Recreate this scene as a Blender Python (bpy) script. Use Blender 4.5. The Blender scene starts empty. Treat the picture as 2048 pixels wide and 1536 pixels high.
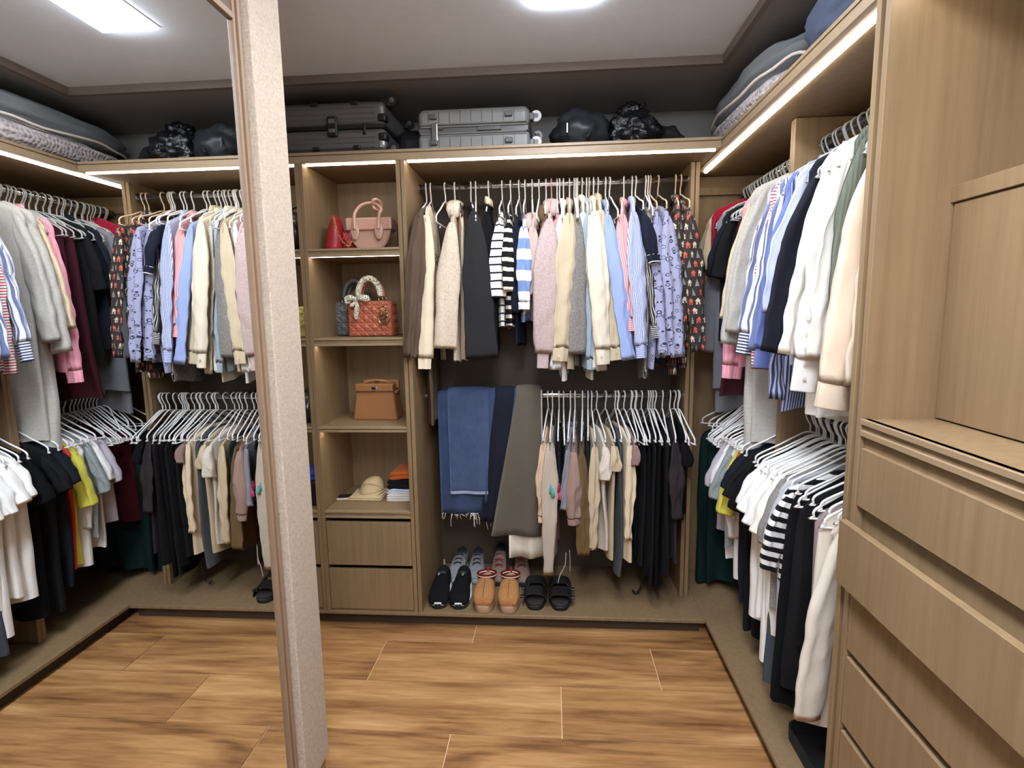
import bpy, bmesh, math, random
import numpy as np
from mathutils import Vector, Matrix, Euler, noise
R_ = random.Random(7)
S = bpy.context.scene
COL = S.collection
PI = math.pi

# ---------------------------------------------------------------- camera, world, lights, exposure
CAM = Vector((-.7473, -2.5335, 1.6046)); FPX = 1074.36
YAW, PITCH, ROLL = .0753, .1338, -.0159
XM = -1.5065                       # plane of the mirror
_fw = Vector((-math.sin(YAW)*math.cos(PITCH), math.cos(YAW)*math.cos(PITCH), -math.sin(PITCH)))
_r = Vector((math.cos(YAW), math.sin(YAW), 0)); _u = _r.cross(_fw)
_r, _u = math.cos(ROLL)*_r + math.sin(ROLL)*_u, -math.sin(ROLL)*_r + math.cos(ROLL)*_u
cd = bpy.data.cameras.new('camera'); cam = bpy.data.objects.new('camera', cd); COL.objects.link(cam)
cd.sensor_width = 36; cd.lens = FPX/2048*36; cd.clip_start = .02
cam.matrix_world = Matrix(((_r.x, _u.x, -_fw.x, CAM.x), (_r.y, _u.y, -_fw.y, CAM.y), (_r.z, _u.z, -_fw.z, CAM.z), (0, 0, 0, 1)))
S.camera = cam
w = bpy.data.worlds.new('world'); S.world = w; w.use_nodes = True
w.node_tree.nodes['Background'].inputs[0].default_value = (.8, .85, 1, 1)
w.node_tree.nodes['Background'].inputs[1].default_value = .05
vs = S.view_settings; vs.view_transform = 'Standard'; vs.look = 'None'; vs.gamma = 1; vs.use_curve_mapping = False
vs.exposure = .55
LED_E = 17.0
PANEL_E = 34.0
try:
    S.cycles.use_denoising = True; S.cycles.max_bounces = 9; S.cycles.diffuse_bounces = 5
    S.cycles.glossy_bounces = 5; S.cycles.caustics_reflective = False; S.cycles.caustics_refractive = False
    S.cycles.sample_clamp_indirect = 6
except Exception: pass

def at(u, v, ax, val, mirror=False):
    """point of the room seen at photo pixel (u, v) that lies on the plane coordinate[ax] = val"""
    d = _fw + _r*((u-1024)/FPX) - _u*((v-768)/FPX); c = CAM.copy()
    if mirror: c.x = 2*XM-c.x; d.x = -d.x
    return c + d*((val-c[ax])/d[ax])

# ---------------------------------------------------------------- object helpers
def tag(o, label=None, cat=None, group=None, kind=None):
    if label: o['label'] = label
    if cat: o['category'] = cat
    if group: o['group'] = group
    if kind: o['kind'] = kind
    return o
def empty(name, loc, label, cat, group=None, rz=0):
    o = bpy.data.objects.new(name, None); COL.objects.link(o); o.location = loc; o.rotation_euler[2] = rz
    o.empty_display_size = .05
    return tag(o, label, cat, group)
def link(name, me, m, parent=None, loc=(0, 0, 0), rot=None, smooth=False):
    if m and not me.materials: me.materials.append(m)
    if smooth: me.shade_smooth()
    o = bpy.data.objects.new(name, me); COL.objects.link(o); o.location = loc
    if rot: o.rotation_euler = rot
    if parent: o.parent = parent
    return o
def copy_tree(o, parent=None):
    c = o.copy(); COL.objects.link(c); c.parent = parent
    for ch in [x for x in bpy.data.objects if x.parent == o]: copy_tree(ch, c)
    return c
def mesh(vs_, fs, uvs=None):
    me = bpy.data.meshes.new('mesh'); me.from_pydata([tuple(v) for v in vs_], [], fs)
    if uvs is not None:
        l = me.uv_layers.new(name='UV'); idx = np.empty(len(me.loops), dtype=np.int32); me.loops.foreach_get('vertex_index', idx)
        l.data.foreach_set('uv', np.asarray(uvs, dtype=np.float32)[idx].ravel())
    return me
def bm_mesh(bm):
    bmesh.ops.recalc_face_normals(bm, faces=bm.faces[:])
    me = bpy.data.meshes.new('mesh'); bm.to_mesh(me); bm.free(); return me
def bx(bm, x0, x1, y0, y1, z0, z1, bev=0, seg=1):
    r = bmesh.ops.create_cube(bm, size=1)
    for v in r['verts']:
        v.co = Vector(((x0+x1)/2+v.co.x*(x1-x0), (y0+y1)/2+v.co.y*(y1-y0), (z0+z1)/2+v.co.z*(z1-z0)))
    if bev:
        es = list({e for v in r['verts'] for e in v.link_edges})
        bmesh.ops.bevel(bm, geom=es, offset=bev, segments=seg, affect='EDGES', profile=.5)
def box(name, b, m, parent=None, bev=.0012, seg=1, origin=None):
    """b = x0,x1,y0,y1,z0,z1 in the parent's frame"""
    bm = bmesh.new(); bx(bm, *b, bev=bev, seg=seg)
    o = link(name, bm_mesh(bm), m, parent)
    return o
def tube_into(V, F, pts, rad, n=8, cap=True, closed=False, sq=1.0):
    pts = [Vector(p) for p in pts]; L = len(pts); base = len(V); up = None
    for i, p in enumerate(pts):
        a = pts[(i-1) % L] if (closed or i > 0) else p; b = pts[(i+1) % L] if (closed or i < L-1) else p
        t = (b-a).normalized()
        if up is None:
            up = Vector((0, 0, 1)) if abs(t.z) < .9 else Vector((0, 1, 0))
        s = t.cross(up).normalized(); up = s.cross(t).normalized()
        r = rad[i] if hasattr(rad, '__len__') else rad
        for k in range(n):
            an = 2*PI*k/n; V.append(p + s*(math.cos(an)*r) + up*(math.sin(an)*r*sq))
    for i in range(L if closed else L-1):
        for k in range(n):
            j = (i+1) % L
            F.append((base+i*n+k, base+i*n+(k+1) % n, base+j*n+(k+1) % n, base+j*n+k))
    if cap and not closed:
        F.append(tuple(base+k for k in range(n))[::-1]); F.append(tuple(base+(L-1)*n+k for k in range(n)))
def tube(pts, rad, n=8, closed=False, sq=1.0):
    V, F = [], []; tube_into(V, F, pts, rad, n, True, closed, sq); return mesh(V, F)
def spline(pts, k=6):
    pts = [Vector(p) for p in pts]; out = []
    P = [pts[0]]+pts+[pts[-1]]
    for i in range(1, len(P)-2):
        p0, p1, p2, p3 = P[i-1:i+3]
        for j in range(k):
            t = j/k
            out.append(.5*((2*p1)+(p2-p0)*t+(2*p0-5*p1+4*p2-p3)*t*t+(3*p1-p0-3*p2+p3)*t**3))
    out.append(pts[-1]); return out
def loft(rings, cap=True, uvs=None, closed=True):
    n = len(rings[0]); V = [p for r in rings for p in r]; F = []
    for i in range(len(rings)-1):
        for k in range(n if closed else n-1):
            F.append((i*n+k, i*n+(k+1) % n, (i+1)*n+(k+1) % n, (i+1)*n+k))
    if cap and closed:
        F.append(tuple(range(n))[::-1]); F.append(tuple((len(rings)-1)*n+k for k in range(n)))
    return mesh(V, F, uvs)
def grid(fn, nu, nv, uvfn=None, thick=None):
    V = [fn(i/nu, j/nv) for j in range(nv+1) for i in range(nu+1)]
    F = [(j*(nu+1)+i, j*(nu+1)+i+1, (j+1)*(nu+1)+i+1, (j+1)*(nu+1)+i) for j in range(nv) for i in range(nu)]
    uv = [uvfn(i/nu, j/nv) for j in range(nv+1) for i in range(nu+1)] if uvfn else None
    return mesh(V, F, uv)
def disc_mesh(r, h, n=24, bev=.0):
    bm = bmesh.new(); bmesh.ops.create_cone(bm, cap_ends=True, segments=n, radius1=r, radius2=r, depth=h)
    if bev: bmesh.ops.bevel(bm, geom=[e for e in bm.edges if abs(e.verts[0].co.z-e.verts[1].co.z) < 1e-6], offset=bev, segments=2, affect='EDGES')
    return bm_mesh(bm)

# ---------------------------------------------------------------- node expression helper and materials
class X:
    nt = None
    def __init__(s, k): s.k = k
    @staticmethod
    def op(o, *a, clamp=False):
        n = X.nt.nodes.new('ShaderNodeMath'); n.operation = o; n.use_clamp = clamp
        for i, q in enumerate(a):
            if isinstance(q, X): X.nt.links.new(q.k, n.inputs[i])
            else: n.inputs[i].default_value = q
        return X(n.outputs[0])
    def __add__(s, o): return X.op('ADD', s, o)
    def __sub__(s, o): return X.op('SUBTRACT', s, o)
    def __rsub__(s, o): return X.op('SUBTRACT', o, s)
    def __mul__(s, o): return X.op('MULTIPLY', s, o)
    def __truediv__(s, o): return X.op('DIVIDE', s, o)
    def __lt__(s, o): return X.op('LESS_THAN', s, o)
    def __gt__(s, o): return X.op('GREATER_THAN', s, o)
    def fr(s): return X.op('FRACT', s)
    def fl(s): return X.op('FLOOR', s)
    def ab(s): return X.op('ABSOLUTE', s)
    def mx(s, o): return X.op('MAXIMUM', s, o)
    def mn(s, o): return X.op('MINIMUM', s, o)
def srgb(h):
    if isinstance(h, str): c = [int(h[i:i+2], 16)/255 for i in (0, 2, 4)]
    else: c = [q/255 for q in h]
    return tuple(q/12.92 if q <= .04045 else ((q+.055)/1.055)**2.4 for q in c)
MATS = {}
def newmat(name):
    m = bpy.data.materials.new(name); m.use_nodes = True; MATS[name] = m
    nt = m.node_tree; X.nt = nt; b = nt.nodes['Principled BSDF']
    return m, nt, b
def nd(nt, t, **k):
    n = nt.nodes.new(t)
    for a, v in k.items(): setattr(n, a, v)
    return n
def mix(nt, f, a, b):
    n = nt.nodes.new('ShaderNodeMix'); n.data_type = 'RGBA'
    for s_, q in ((n.inputs[0], f), (n.inputs[6], a), (n.inputs[7], b)):
        if isinstance(q, X): nt.links.new(q.k, s_)
        elif isinstance(q, bpy.types.NodeSocket): nt.links.new(q, s_)
        elif isinstance(q, (float, int)): s_.default_value = q
        else: s_.default_value = (*q, 1)
    return n.outputs[2]
def noise_n(nt, coord, scale, detail=3, rough=.55, vec_scale=None, dist=0):
    n = nt.nodes.new('ShaderNodeTexNoise'); n.inputs['Scale'].default_value = scale
    n.inputs['Detail'].default_value = detail; n.inputs['Roughness'].default_value = rough; n.inputs['Distortion'].default_value = dist
    if vec_scale:
        mp = nt.nodes.new('ShaderNodeMapping'); mp.inputs['Scale'].default_value = vec_scale
        nt.links.new(coord, mp.inputs[0]); coord = mp.outputs[0]
    nt.links.new(coord, n.inputs['Vector']); return n
def bump(nt, b, h, strength=.3, dist=.002):
    n = nt.nodes.new('ShaderNodeBump'); n.inputs['Strength'].default_value = strength; n.inputs['Distance'].default_value = dist
    nt.links.new(h.k if isinstance(h, X) else h, n.inputs['Height']); nt.links.new(n.outputs[0], b.inputs['Normal'])
def plain(name, col, rough=.5, metal=0, var=0, spec=.5, nscale=30, emit=None, estr=0, coat=0, bumps=0):
    if name in MATS: return MATS[name]
    m, nt, b = newmat(name); c = srgb(col)
    b.inputs['Base Color'].default_value = (*c, 1); b.inputs['Roughness'].default_value = rough
    b.inputs['Metallic'].default_value = metal; b.inputs['Specular IOR Level'].default_value = spec
    b.inputs['Coat Weight'].default_value = coat
    tc = nd(nt, 'ShaderNodeTexCoord')
    n = noise_n(nt, tc.outputs['Object'], nscale, 4)
    v = max(var, .04)
    nt.links.new(mix(nt, X(n.outputs[0]), tuple(q*(1-v) for q in c), tuple(min(1, q*(1+v)) for q in c)), b.inputs['Base Color'])
    if bumps: bump(nt, b, n.outputs[0], bumps, .003)
    if emit: b.inputs['Emission Color'].default_value = (*emit, 1); b.inputs['Emission Strength'].default_value = estr
    return m
def laminate():
    m, nt, b = newmat('taupe_wood_laminate'); tc = nd(nt, 'ShaderNodeTexCoord')
    geo = nd(nt, 'ShaderNodeNewGeometry')
    n = noise_n(nt, geo.outputs['Position'], 1, 6, .65, (45, 45, 1.6))
    n2 = noise_n(nt, geo.outputs['Position'], 2.2, 3)
    f = X(n.outputs[0])*.7+X(n2.outputs[0])*.3
    r = nd(nt, 'ShaderNodeValToRGB'); nt.links.new(f.k, r.inputs[0])
    r.color_ramp.elements[0].position = .3; r.color_ramp.elements[0].color = (*srgb((119, 98, 70)), 1)
    r.color_ramp.elements[1].position = .72; r.color_ramp.elements[1].color = (*srgb((147, 122, 90)), 1)
    nt.links.new(r.outputs[0], b.inputs['Base Color']); b.inputs['Roughness'].default_value = .48
    b.inputs['Specular IOR Level'].default_value = .35
    bump(nt, b, n.outputs[0], .12, .001); return m
LAM = laminate()
def edge_mat():
    m, nt, b = newmat('wood_edge_band'); geo = nd(nt, 'ShaderNodeNewGeometry')
    n = noise_n(nt, geo.outputs['Position'], 1, 5, .6, (60, 60, 60)); n2 = noise_n(nt, geo.outputs['Position'], 1, 5, .6, (4, 4, 90))
    f = X(n.outputs[0])*.4+X(n2.outputs[0])*.6
    nt.links.new(mix(nt, f, srgb((122, 100, 74)), srgb((168, 145, 114))), b.inputs['Base Color']); b.inputs['Roughness'].default_value = .45
    return m
EDGE = edge_mat()
def plank_mat():
    m, nt, b = newmat('wood_look_tile'); tc = nd(nt, 'ShaderNodeTexCoord'); oi = nd(nt, 'ShaderNodeObjectInfo')
    geo = nd(nt, 'ShaderNodeNewGeometry')
    off = nd(nt, 'ShaderNodeCombineXYZ'); nt.links.new((X(oi.outputs['Random'])*37.0).k, off.inputs[0]); nt.links.new((X(oi.outputs['Random'])*91.0).k, off.inputs[1])
    add = nd(nt, 'ShaderNodeVectorMath', operation='ADD'); nt.links.new(geo.outputs['Position'], add.inputs[0]); nt.links.new(off.outputs[0], add.inputs[1])
    co = add.outputs[0]
    big = noise_n(nt, co, 1, 3, .5, (1.1, 6.5, 1), 1.2)
    fine = noise_n(nt, co, 1, 7, .62, (3.2, 42, 1), .5)
    vein = noise_n(nt, co, 1, 5, .7, (1.9, 17, 1), 2.2)
    f = X(big.outputs[0])*.5+X(fine.outputs[0])*.3+X(vein.outputs[0])*.2+(X(oi.outputs['Random'])-.5)*.05
    r = nd(nt, 'ShaderNodeValToRGB'); nt.links.new(f.k, r.inputs[0]); e = r.color_ramp.elements
    e[0].position = .37; e[0].color = (*srgb((108, 73, 43)), 1); e[1].position = .64; e[1].color = (*srgb((202, 158, 106)), 1)
    q = e.new(.455); q.color = (*srgb((150, 107, 65)), 1); q = e.new(.545); q.color = (*srgb((178, 133, 84)), 1)
    nt.links.new(r.outputs[0], b.inputs['Base Color']); b.inputs['Roughness'].default_value = .42
    b.inputs['Specular IOR Level'].default_value = .4
    bump(nt, b, fine.outputs[0], .15, .001); return m
def fabric_panel_mat():
    m, nt, b = newmat('woven_wall_fabric'); geo = nd(nt, 'ShaderNodeNewGeometry')
    a = noise_n(nt, geo.outputs['Position'], 1, 4, .6, (300, 300, 90)); c = noise_n(nt, geo.outputs['Position'], 1, 4, .6, (70, 70, 420))
    f = X(a.outputs[0])*.55+X(c.outputs[0])*.45
    r = nd(nt, 'ShaderNodeValToRGB'); nt.links.new(f.k, r.inputs[0])
    r.color_ramp.elements[0].position = .35; r.color_ramp.elements[0].color = (*srgb((160, 144, 126)), 1)
    r.color_ramp.elements[1].position = .65; r.color_ramp.elements[1].color = (*srgb((193, 178, 160)), 1)
    nt.links.new(r.outputs[0], b.inputs['Base Color']); b.inputs['Roughness'].default_value = .9; b.inputs['Specular IOR Level'].default_value = .15
    bump(nt, b, f, .4, .001); return m

def cloth(name, col, kind='plain', col2=None, p=.01, duty=.5, rough=.92, bs=.25, sheen=.08):
    """procedural fabric. UV is in metres: U around the garment, V up it"""
    key = 'fabric_'+name
    if key in MATS: return MATS[key]
    m, nt, b = newmat(key); c = srgb(col); c2 = srgb(col2) if col2 is not None else c
    uv = nd(nt, 'ShaderNodeUVMap'); sep = nd(nt, 'ShaderNodeSeparateXYZ'); nt.links.new(uv.outputs[0], sep.inputs[0])
    U, V = X(sep.outputs[0]), X(sep.outputs[1])
    n = noise_n(nt, uv.outputs[0], 260, 3); n2 = noise_n(nt, uv.outputs[0], 9, 3)
    b.inputs['Roughness'].default_value = rough; b.inputs['Specular IOR Level'].default_value = .15
    b.inputs['Sheen Weight'].default_value = sheen if sum(c) > .25 else 0; b.inputs['Sheen Roughness'].default_value = .5
    v = .07; dk = lambda q, k: tuple(z*k for z in q)
    base = mix(nt, X(n2.outputs[0]), dk(c, 1-v), tuple(min(1, z*(1+v)) for z in c)); h = X(n.outputs[0])
    if kind == 'vstripe': base = mix(nt, (U/p).fr() < duty, base, c2)
    elif kind == 'hstripe': base = mix(nt, (V/p).fr() < duty, base, c2)
    elif kind == 'wstripe':
        base = mix(nt, (U/p).fr() < duty, base, c2); base = mix(nt, ((U/p+.25).fr() < .12), base, dk(c2, .75))
    elif kind == 'heather':
        hn = noise_n(nt, uv.outputs[0], 420, 4, .7); hm = noise_n(nt, uv.outputs[0], 90, 3, .6)
        base = mix(nt, ((X(hn.outputs[0])*.6+X(hm.outputs[0])*.4-.42)*6), base, c2)
    elif kind == 'sherpa':
        vo = nd(nt, 'ShaderNodeTexVoronoi'); vo.inputs['Scale'].default_value = 150; nt.links.new(uv.outputs[0], vo.inputs['Vector'])
        wob = noise_n(nt, uv.outputs[0], 120, 3); h = X(vo.outputs['Distance'])*.7+X(wob.outputs[0]); bs = 1.0
        base = mix(nt, X(vo.outputs['Distance']), base, c2)
    elif kind == 'knit':
        a = (X.op('SINE', V*(2*PI/p)) + X.op('SINE', U*(2*PI/p)+X.op('SINE', V*(2*PI/p*2))*1.2))*.25+.5
        h = a; bs = .9; base = mix(nt, a, dk(c, .78), base)
    elif kind == 'crochet':
        a = X.op('SINE', V*(2*PI/p))*X.op('SINE', U*(2*PI/p)); h = a*.5+.5; bs = 1.0
        base = mix(nt, (a > .35), base, dk(c, .45))
    elif kind == 'cord':
        a = X.op('SINE', U*(2*PI/p))*.5+.5; h = a; bs = .8; base = mix(nt, a, dk(c, .8), base)
    elif kind == 'denim':
        tw = X.op('SINE', (U+V)*(2*PI/.0022))*.5+.5; wn = noise_n(nt, uv.outputs[0], 14, 5, .65); st = noise_n(nt, uv.outputs[0], 1, 5, .7, (260, 30, 1))
        base = mix(nt, (X(wn.outputs[0])*.6+X(st.outputs[0])*.5-.3), base, c2); h = tw
    elif kind == 'houses':
        cx, cy = .034, .043
        row = (V/cy).fl(); odd = ((row*.5).fr() > .25)
        gx = U/cx+odd*.5; col_i = gx.fl(); x = gx.fr()-.5; y = (V/cy).fr()
        par = (((col_i+row*2)/3).fr())
        body = (x.ab() < .24)*(y > .12)*(y < .5); roof = (y > .5)*((y-.5)*1.15+x.ab() < .36)*(y < .86)
        door = (x.ab() < .07)*(y < .36)*(y > .12); win = ((x.ab()-.15).ab() < .03)*((y-.38).ab() < .04)
        hollow = (y > .52)*((y-.52)*1.25+x.ab() < .20)
        house = (body+roof).mn(1)*X.op('SUBTRACT', 1, door.mx(win).mx(hollow*(par > .5)))
        tree = ((y*6).fr() > .45)*(x.ab() < (.9-y)*.28)*(y > .1)*(y < .88)
        is_house = par < .6; red = par < .3
        hc = mix(nt, red, srgb((214, 196, 172)), c2)
        base = mix(nt, house*is_house, base, hc); base = mix(nt, tree*X.op('SUBTRACT', 1, is_house), base, srgb((178, 186, 176)))
    elif kind == 'rings':
        vo = nd(nt, 'ShaderNodeTexVoronoi'); vo.inputs['Scale'].default_value = 40; nt.links.new(uv.outputs[0], vo.inputs['Vector']); vo.inputs['Randomness'].default_value = .9
        dd = X(vo.outputs['Distance'])
        vo2 = nd(nt, 'ShaderNodeTexVoronoi'); vo2.inputs['Scale'].default_value = 25; nt.links.new(uv.outputs[0], vo2.inputs['Vector'])
        d2 = X(vo2.outputs['Distance'])
        base = mix(nt, ((dd-.3).ab() < .045).mx((d2-.25).ab() < .035), base, c2)
    elif kind == 'dots':
        vo = nd(nt, 'ShaderNodeTexVoronoi'); vo.inputs['Scale'].default_value = 60; nt.links.new(uv.outputs[0], vo.inputs['Vector'])
        base = mix(nt, X(vo.outputs['Distance']) < .18, base, c2)
    elif kind == 'marble':
        mn_ = noise_n(nt, uv.outputs[0], 60, 3, .6, None, 1.5); base = mix(nt, ((X(mn_.outputs[0])-.5).ab()*12) < .5, base, c2)
    nt.links.new(base, b.inputs['Base Color'])
    wr_ = noise_n(nt, uv.outputs[0], 1, 2, .5, (13, 7, 1), 1.0)
    b1 = nd(nt, 'ShaderNodeBump'); b1.inputs['Strength'].default_value = .34 if kind not in ('sherpa', 'heather', 'knit') else .2; b1.inputs['Distance'].default_value = .016
    nt.links.new(wr_.outputs[0], b1.inputs['Height'])
    bump(nt, b, h, bs, .0012); nt.links.new(b1.outputs[0], b.inputs['Normal'].links[0].from_node.inputs['Normal'])
    return m

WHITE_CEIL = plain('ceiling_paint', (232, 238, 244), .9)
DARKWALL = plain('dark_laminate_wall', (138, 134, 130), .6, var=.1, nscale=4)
GROUT = plain('grout', (226, 192, 150), .9)
PLANK = plank_mat(); PANELF = fabric_panel_mat()
CHROME = plain('chrome', (225, 225, 228), .12, 1); STEEL = plain('brushed_steel', (150, 150, 150), .3, 1)
GOLD = plain('pale_gold', (205, 175, 120), .25, 1); BLACKMETAL = plain('black_metal', (30, 28, 28), .35, .6)
LEDM = plain('led_strip_glow', (255, 250, 240), .5, emit=(1, .93, .82), estr=LED_E)
PANELM = plain('panel_light_glow', (255, 255, 255), .5, emit=(.90, .96, 1.08), estr=PANEL_E)
m, nt, b = newmat('mirror_glass'); b.inputs['Metallic'].default_value = 1; b.inputs['Roughness'].default_value = .0
b.inputs['Base Color'].default_value = (.90, .92, .915, 1); MIRROR = m
GAP = plain('shadow_gap', (58, 44, 32), .7)

# ---------------------------------------------------------------- room shell
YB, XR, XL, YN, ZC = .56, .62, -2.75, -3.3, 2.68
floor = box('floor', (XL, XR, YN, YB, -.08, -.004), GROUT, bev=0); tag(floor, kind='structure')
pm = {}
row0, rp, L0 = -.12, .2845, 1.283
for r in range(-11, 2):
    y1 = row0+rp*(r+1); y0 = row0+rp*r          # row r spans y0..y1 ; r=0 is the row against the plinth
    j = -1.145-.4275*(-r)
    j = j - math.ceil((j-XL)/L0)*L0
    while j < XR:
        x0, x1 = max(j, XL), min(j+L0, XR); j += L0
        if x1-x0 < .02 or y0 < YN-.3: continue
        box('plank', (x0+.0019, x1-.0019, max(y0, YN)+.0019, min(y1, YB)-.0019, -.004, 0), PLANK, floor, bev=.0008)
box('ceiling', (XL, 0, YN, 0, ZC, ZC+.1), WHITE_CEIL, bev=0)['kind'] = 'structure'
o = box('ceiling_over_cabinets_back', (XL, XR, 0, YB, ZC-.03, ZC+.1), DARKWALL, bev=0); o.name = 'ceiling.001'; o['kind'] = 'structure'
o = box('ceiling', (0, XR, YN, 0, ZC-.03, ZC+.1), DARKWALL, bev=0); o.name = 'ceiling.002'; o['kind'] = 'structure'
TRIMM = plain('ceiling_trim', (120, 106, 94), .6)
for i, b_ in enumerate(((XL, .012, -.012, .012, ZC-.036, ZC), (-.012, .012, YN, -.012, ZC-.036, ZC))):
    tag(box('trim_%d' % (i+1), b_, TRIMM), kind='structure')
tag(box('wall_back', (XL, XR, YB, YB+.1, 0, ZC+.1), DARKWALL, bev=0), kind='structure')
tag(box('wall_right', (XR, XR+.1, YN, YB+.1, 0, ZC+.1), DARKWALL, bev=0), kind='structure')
BEIGEW = plain('pale_wall', (236, 234, 230), .9)
tag(box('wall_left', (XL-.1, XL, YN, YB+.1, 0, ZC+.1), BEIGEW, bev=0), kind='structure')
tag(box('wall_front', (XL-.1, XR+.1, YN-.1, YN, 0, ZC+.1), BEIGEW, bev=0), kind='structure')
# partition that carries the mirror doors; its end is a fabric-covered panel
tag(box('wall_partition', (-1.64, XM-.035, YN, -1.02, 0, ZC), BEIGEW, bev=0), kind='structure')
t = empty('upholstered_panel', (XM, -1.1, 0), 'tall narrow panel covered in beige woven fabric beside the mirror', 'panel')
bm = bmesh.new(); bx(bm, -.033, .026, -.062, .096, .19, ZC-.001, bev=.004, seg=3)
link('fabric_cover', bm_mesh(bm), PANELF, t)
box('foot', (-.033, .014, -.055, .09, 0, .19), EDGE, t)
FR = plain('walnut_frame', (84, 60, 42), .45, var=.15, nscale=60); FR2 = plain('walnut_frame_light', (138, 112, 88), .45, var=.1, nscale=60)
t = empty('mirror_door', (XM, -1.9, 0), 'full-height sliding mirror door with slim ribbed wooden frame', 'mirror')
ZR = 2.305
box('mirror_glass', (-.006, 0, -.9, .697, .03, ZR), MIRROR, t, bev=0)
for y0, y1, x1, mm in ((.697, .706, .008, FR2), (.706, .715, .003, FR), (.715, .726, .010, FR2), (.726, .739, .002, FR)):
    box('frame_stile', (-.03, x1, y0, y1, .0, ZC-.01), mm, t)
for z0, z1, x1, mm in ((ZR, ZR+.016, .008, FR2), (ZR+.016, ZR+.036, .004, FR), (ZR+.036, ZR+.056, -.004, FR2), (ZR+.056, ZR+.075, .012, FR)):
    box('top_rail', (-.03, x1, -.9, .70, z0, z1), mm, t)
box('over_panel', (-.03, -.006, -.9, .70, ZR+.075, ZC-.01), DARKWALL, t)
box('bottom_rail', (-.03, .006, -.9, .697, 0, .03), FR, t)
# ceiling panel light, plus an added fill panel behind the camera
def panel_light(name, x0, x1, y0, y1, label):
    t = empty(name, ((x0+x1)/2, (y0+y1)/2, ZC), label, 'ceiling light')
    X_, Y_ = (x1-x0)/2, (y1-y0)/2
    box('diffuser', (-X_, X_, -Y_, Y_, -.014, -.002), PANELM, t, bev=0)
    wm = plain('white_metal_rim', (235, 235, 235), .4)
    for b_ in ((-X_-.006, -X_, -Y_-.006, Y_+.006), (X_, X_+.006, -Y_-.006, Y_+.006), (-X_, X_, -Y_-.006, -Y_), (-X_, X_, Y_, Y_+.006)):
        box('rim', (*b_, -.004, 0), wm, t, bev=0)
panel_light('light_panel', -.808, -.592, -1.30, -.475, 'bright rectangular ceiling light at the top edge and in the mirror')
panel_light('light_panel', -.95, -.55, -3.1, -1.9, 'added fill light panel, unseen, above and behind the camera')  # unseen fill panel, added to brighten the room from behind the camera

# ---------------------------------------------------------------- joinery
def led_strip(parent, a, c, y0, y1, z0, z1, axis='x'):
    """strip light whose diffuser bulges at every diode"""
    n = max(2, int((c-a)/.0115)); V = []; F = []; k_ = 6
    for i in range(n*k_+1):
        q = a+(c-a)*i/(n*k_); wv = abs(math.sin(PI*i/k_))**.6; e = (y1-y0)*.22*wv
        for y, z in ((y0-e*.5, z1), (y0-e*.5, z0-.001*wv), (y1+e, z0-.001*wv), (y1+e, z1)): V.append((q, y, z) if axis == 'x' else (y, q, z))
    m_ = n*k_+1
    for i in range(m_-1):
        for j in range(4): F.append((i*4+j, i*4+(j+1) % 4, i*4+4+(j+1) % 4, i*4+4+j))
    F += [(0, 3, 2, 1), tuple((m_-1)*4+j for j in range(4))]
    return link('led_strip', mesh(V, F), LEDM, parent)
def shelf_front(t, x0, x1, y0, y1, z0, z1, led=True, lip=None, nm='shelf'):
    """shelf with a two-lip front edge and a groove between, like the photo"""
    h = z1-z0; lip = lip or h*.36
    s = box(nm, (x0, x1, y0+.006, y1, z0+.001, z1-.001), LAM, t, bev=0)
    box('front_lip', (x0, x1, y0, y0+.018, z1-lip, z1), EDGE, s); box('front_lip', (x0, x1, y0, y0+.018, z0, z0+lip), EDGE, s)
    if led: led_strip(s, x0+.004, x1-.004, y0+.021, y0+.030, z0+.0003, z0+.003)
    return s
def divider(t, x, y0, y1, z0, z1, w=.019, nm='side_panel'):
    return box(nm, (x, x+w, y0, y1, z0, z1), LAM, t)
ZP, ZT, ZB = .08, 2.35, 2.303
# plinths
def plinth(t, board, kick):
    box('board', board, LAM, t, bev=.0015); box('kick', kick, GAP, t, bev=0)
t = empty('plinth', (0, 0, 0), 'low brown base board running under the back wardrobe', 'base')
plinth(t, (XL+.01, 0, 0, YB-.01, ZP-.018, ZP), (XL+.01, -.02, .035, .055, 0, ZP-.018))
t = empty('plinth', (0, 0, 0), 'low brown base board running under the right wardrobe', 'base')
plinth(t, (0.0005, XR-.01, -1.16, YB-.01, ZP-.018, ZP), (.035, .055, -1.16, .04, 0, ZP-.018))
# canopies (continuous top shelves with fascia and light strip)
t = empty('canopy_shelf', (-1.2, 0, ZB), 'long top shelf over the back wardrobe, suitcases on it', 'shelf')
T0 = ZB
box('top_board', (XL+1.21, 1.2, .006, YB-.012, .003, ZT-T0-.002), LAM, t, bev=0)
box('fascia', (XL+1.21, 1.2, 0, .02, 0, .030), EDGE, t); box('top_lip', (XL+1.21, 1.2, 0, .02, .034, ZT-T0), EDGE, t)
for a, c in ((-2.70, -1.945), (-1.897, -1.466), (-1.411, -.018)):
    led_strip(t, a+1.2, c+1.2, .026, .036, -.004, .0026)
t = empty('canopy_shelf', (0, -1, ZB), 'long top shelf over the right wardrobe, quilts on it', 'shelf')
box('top_board', (.006, XR-.012, -1.25, 1.0+YB-.012, .003, ZT-T0-.002), LAM, t, bev=0)
box('fascia', (0.0005, .02, -1.25, 1, 0, .030), EDGE, t); box('top_lip', (0.0005, .02, -1.25, 1, .034, ZT-T0), EDGE, t)
led_strip(t, -.158, 1.43, .043, .053, -.005, .0026, 'y')
led_strip(t, -1.2, -.205, .043, .053, -.005, .0026, 'y')

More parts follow.
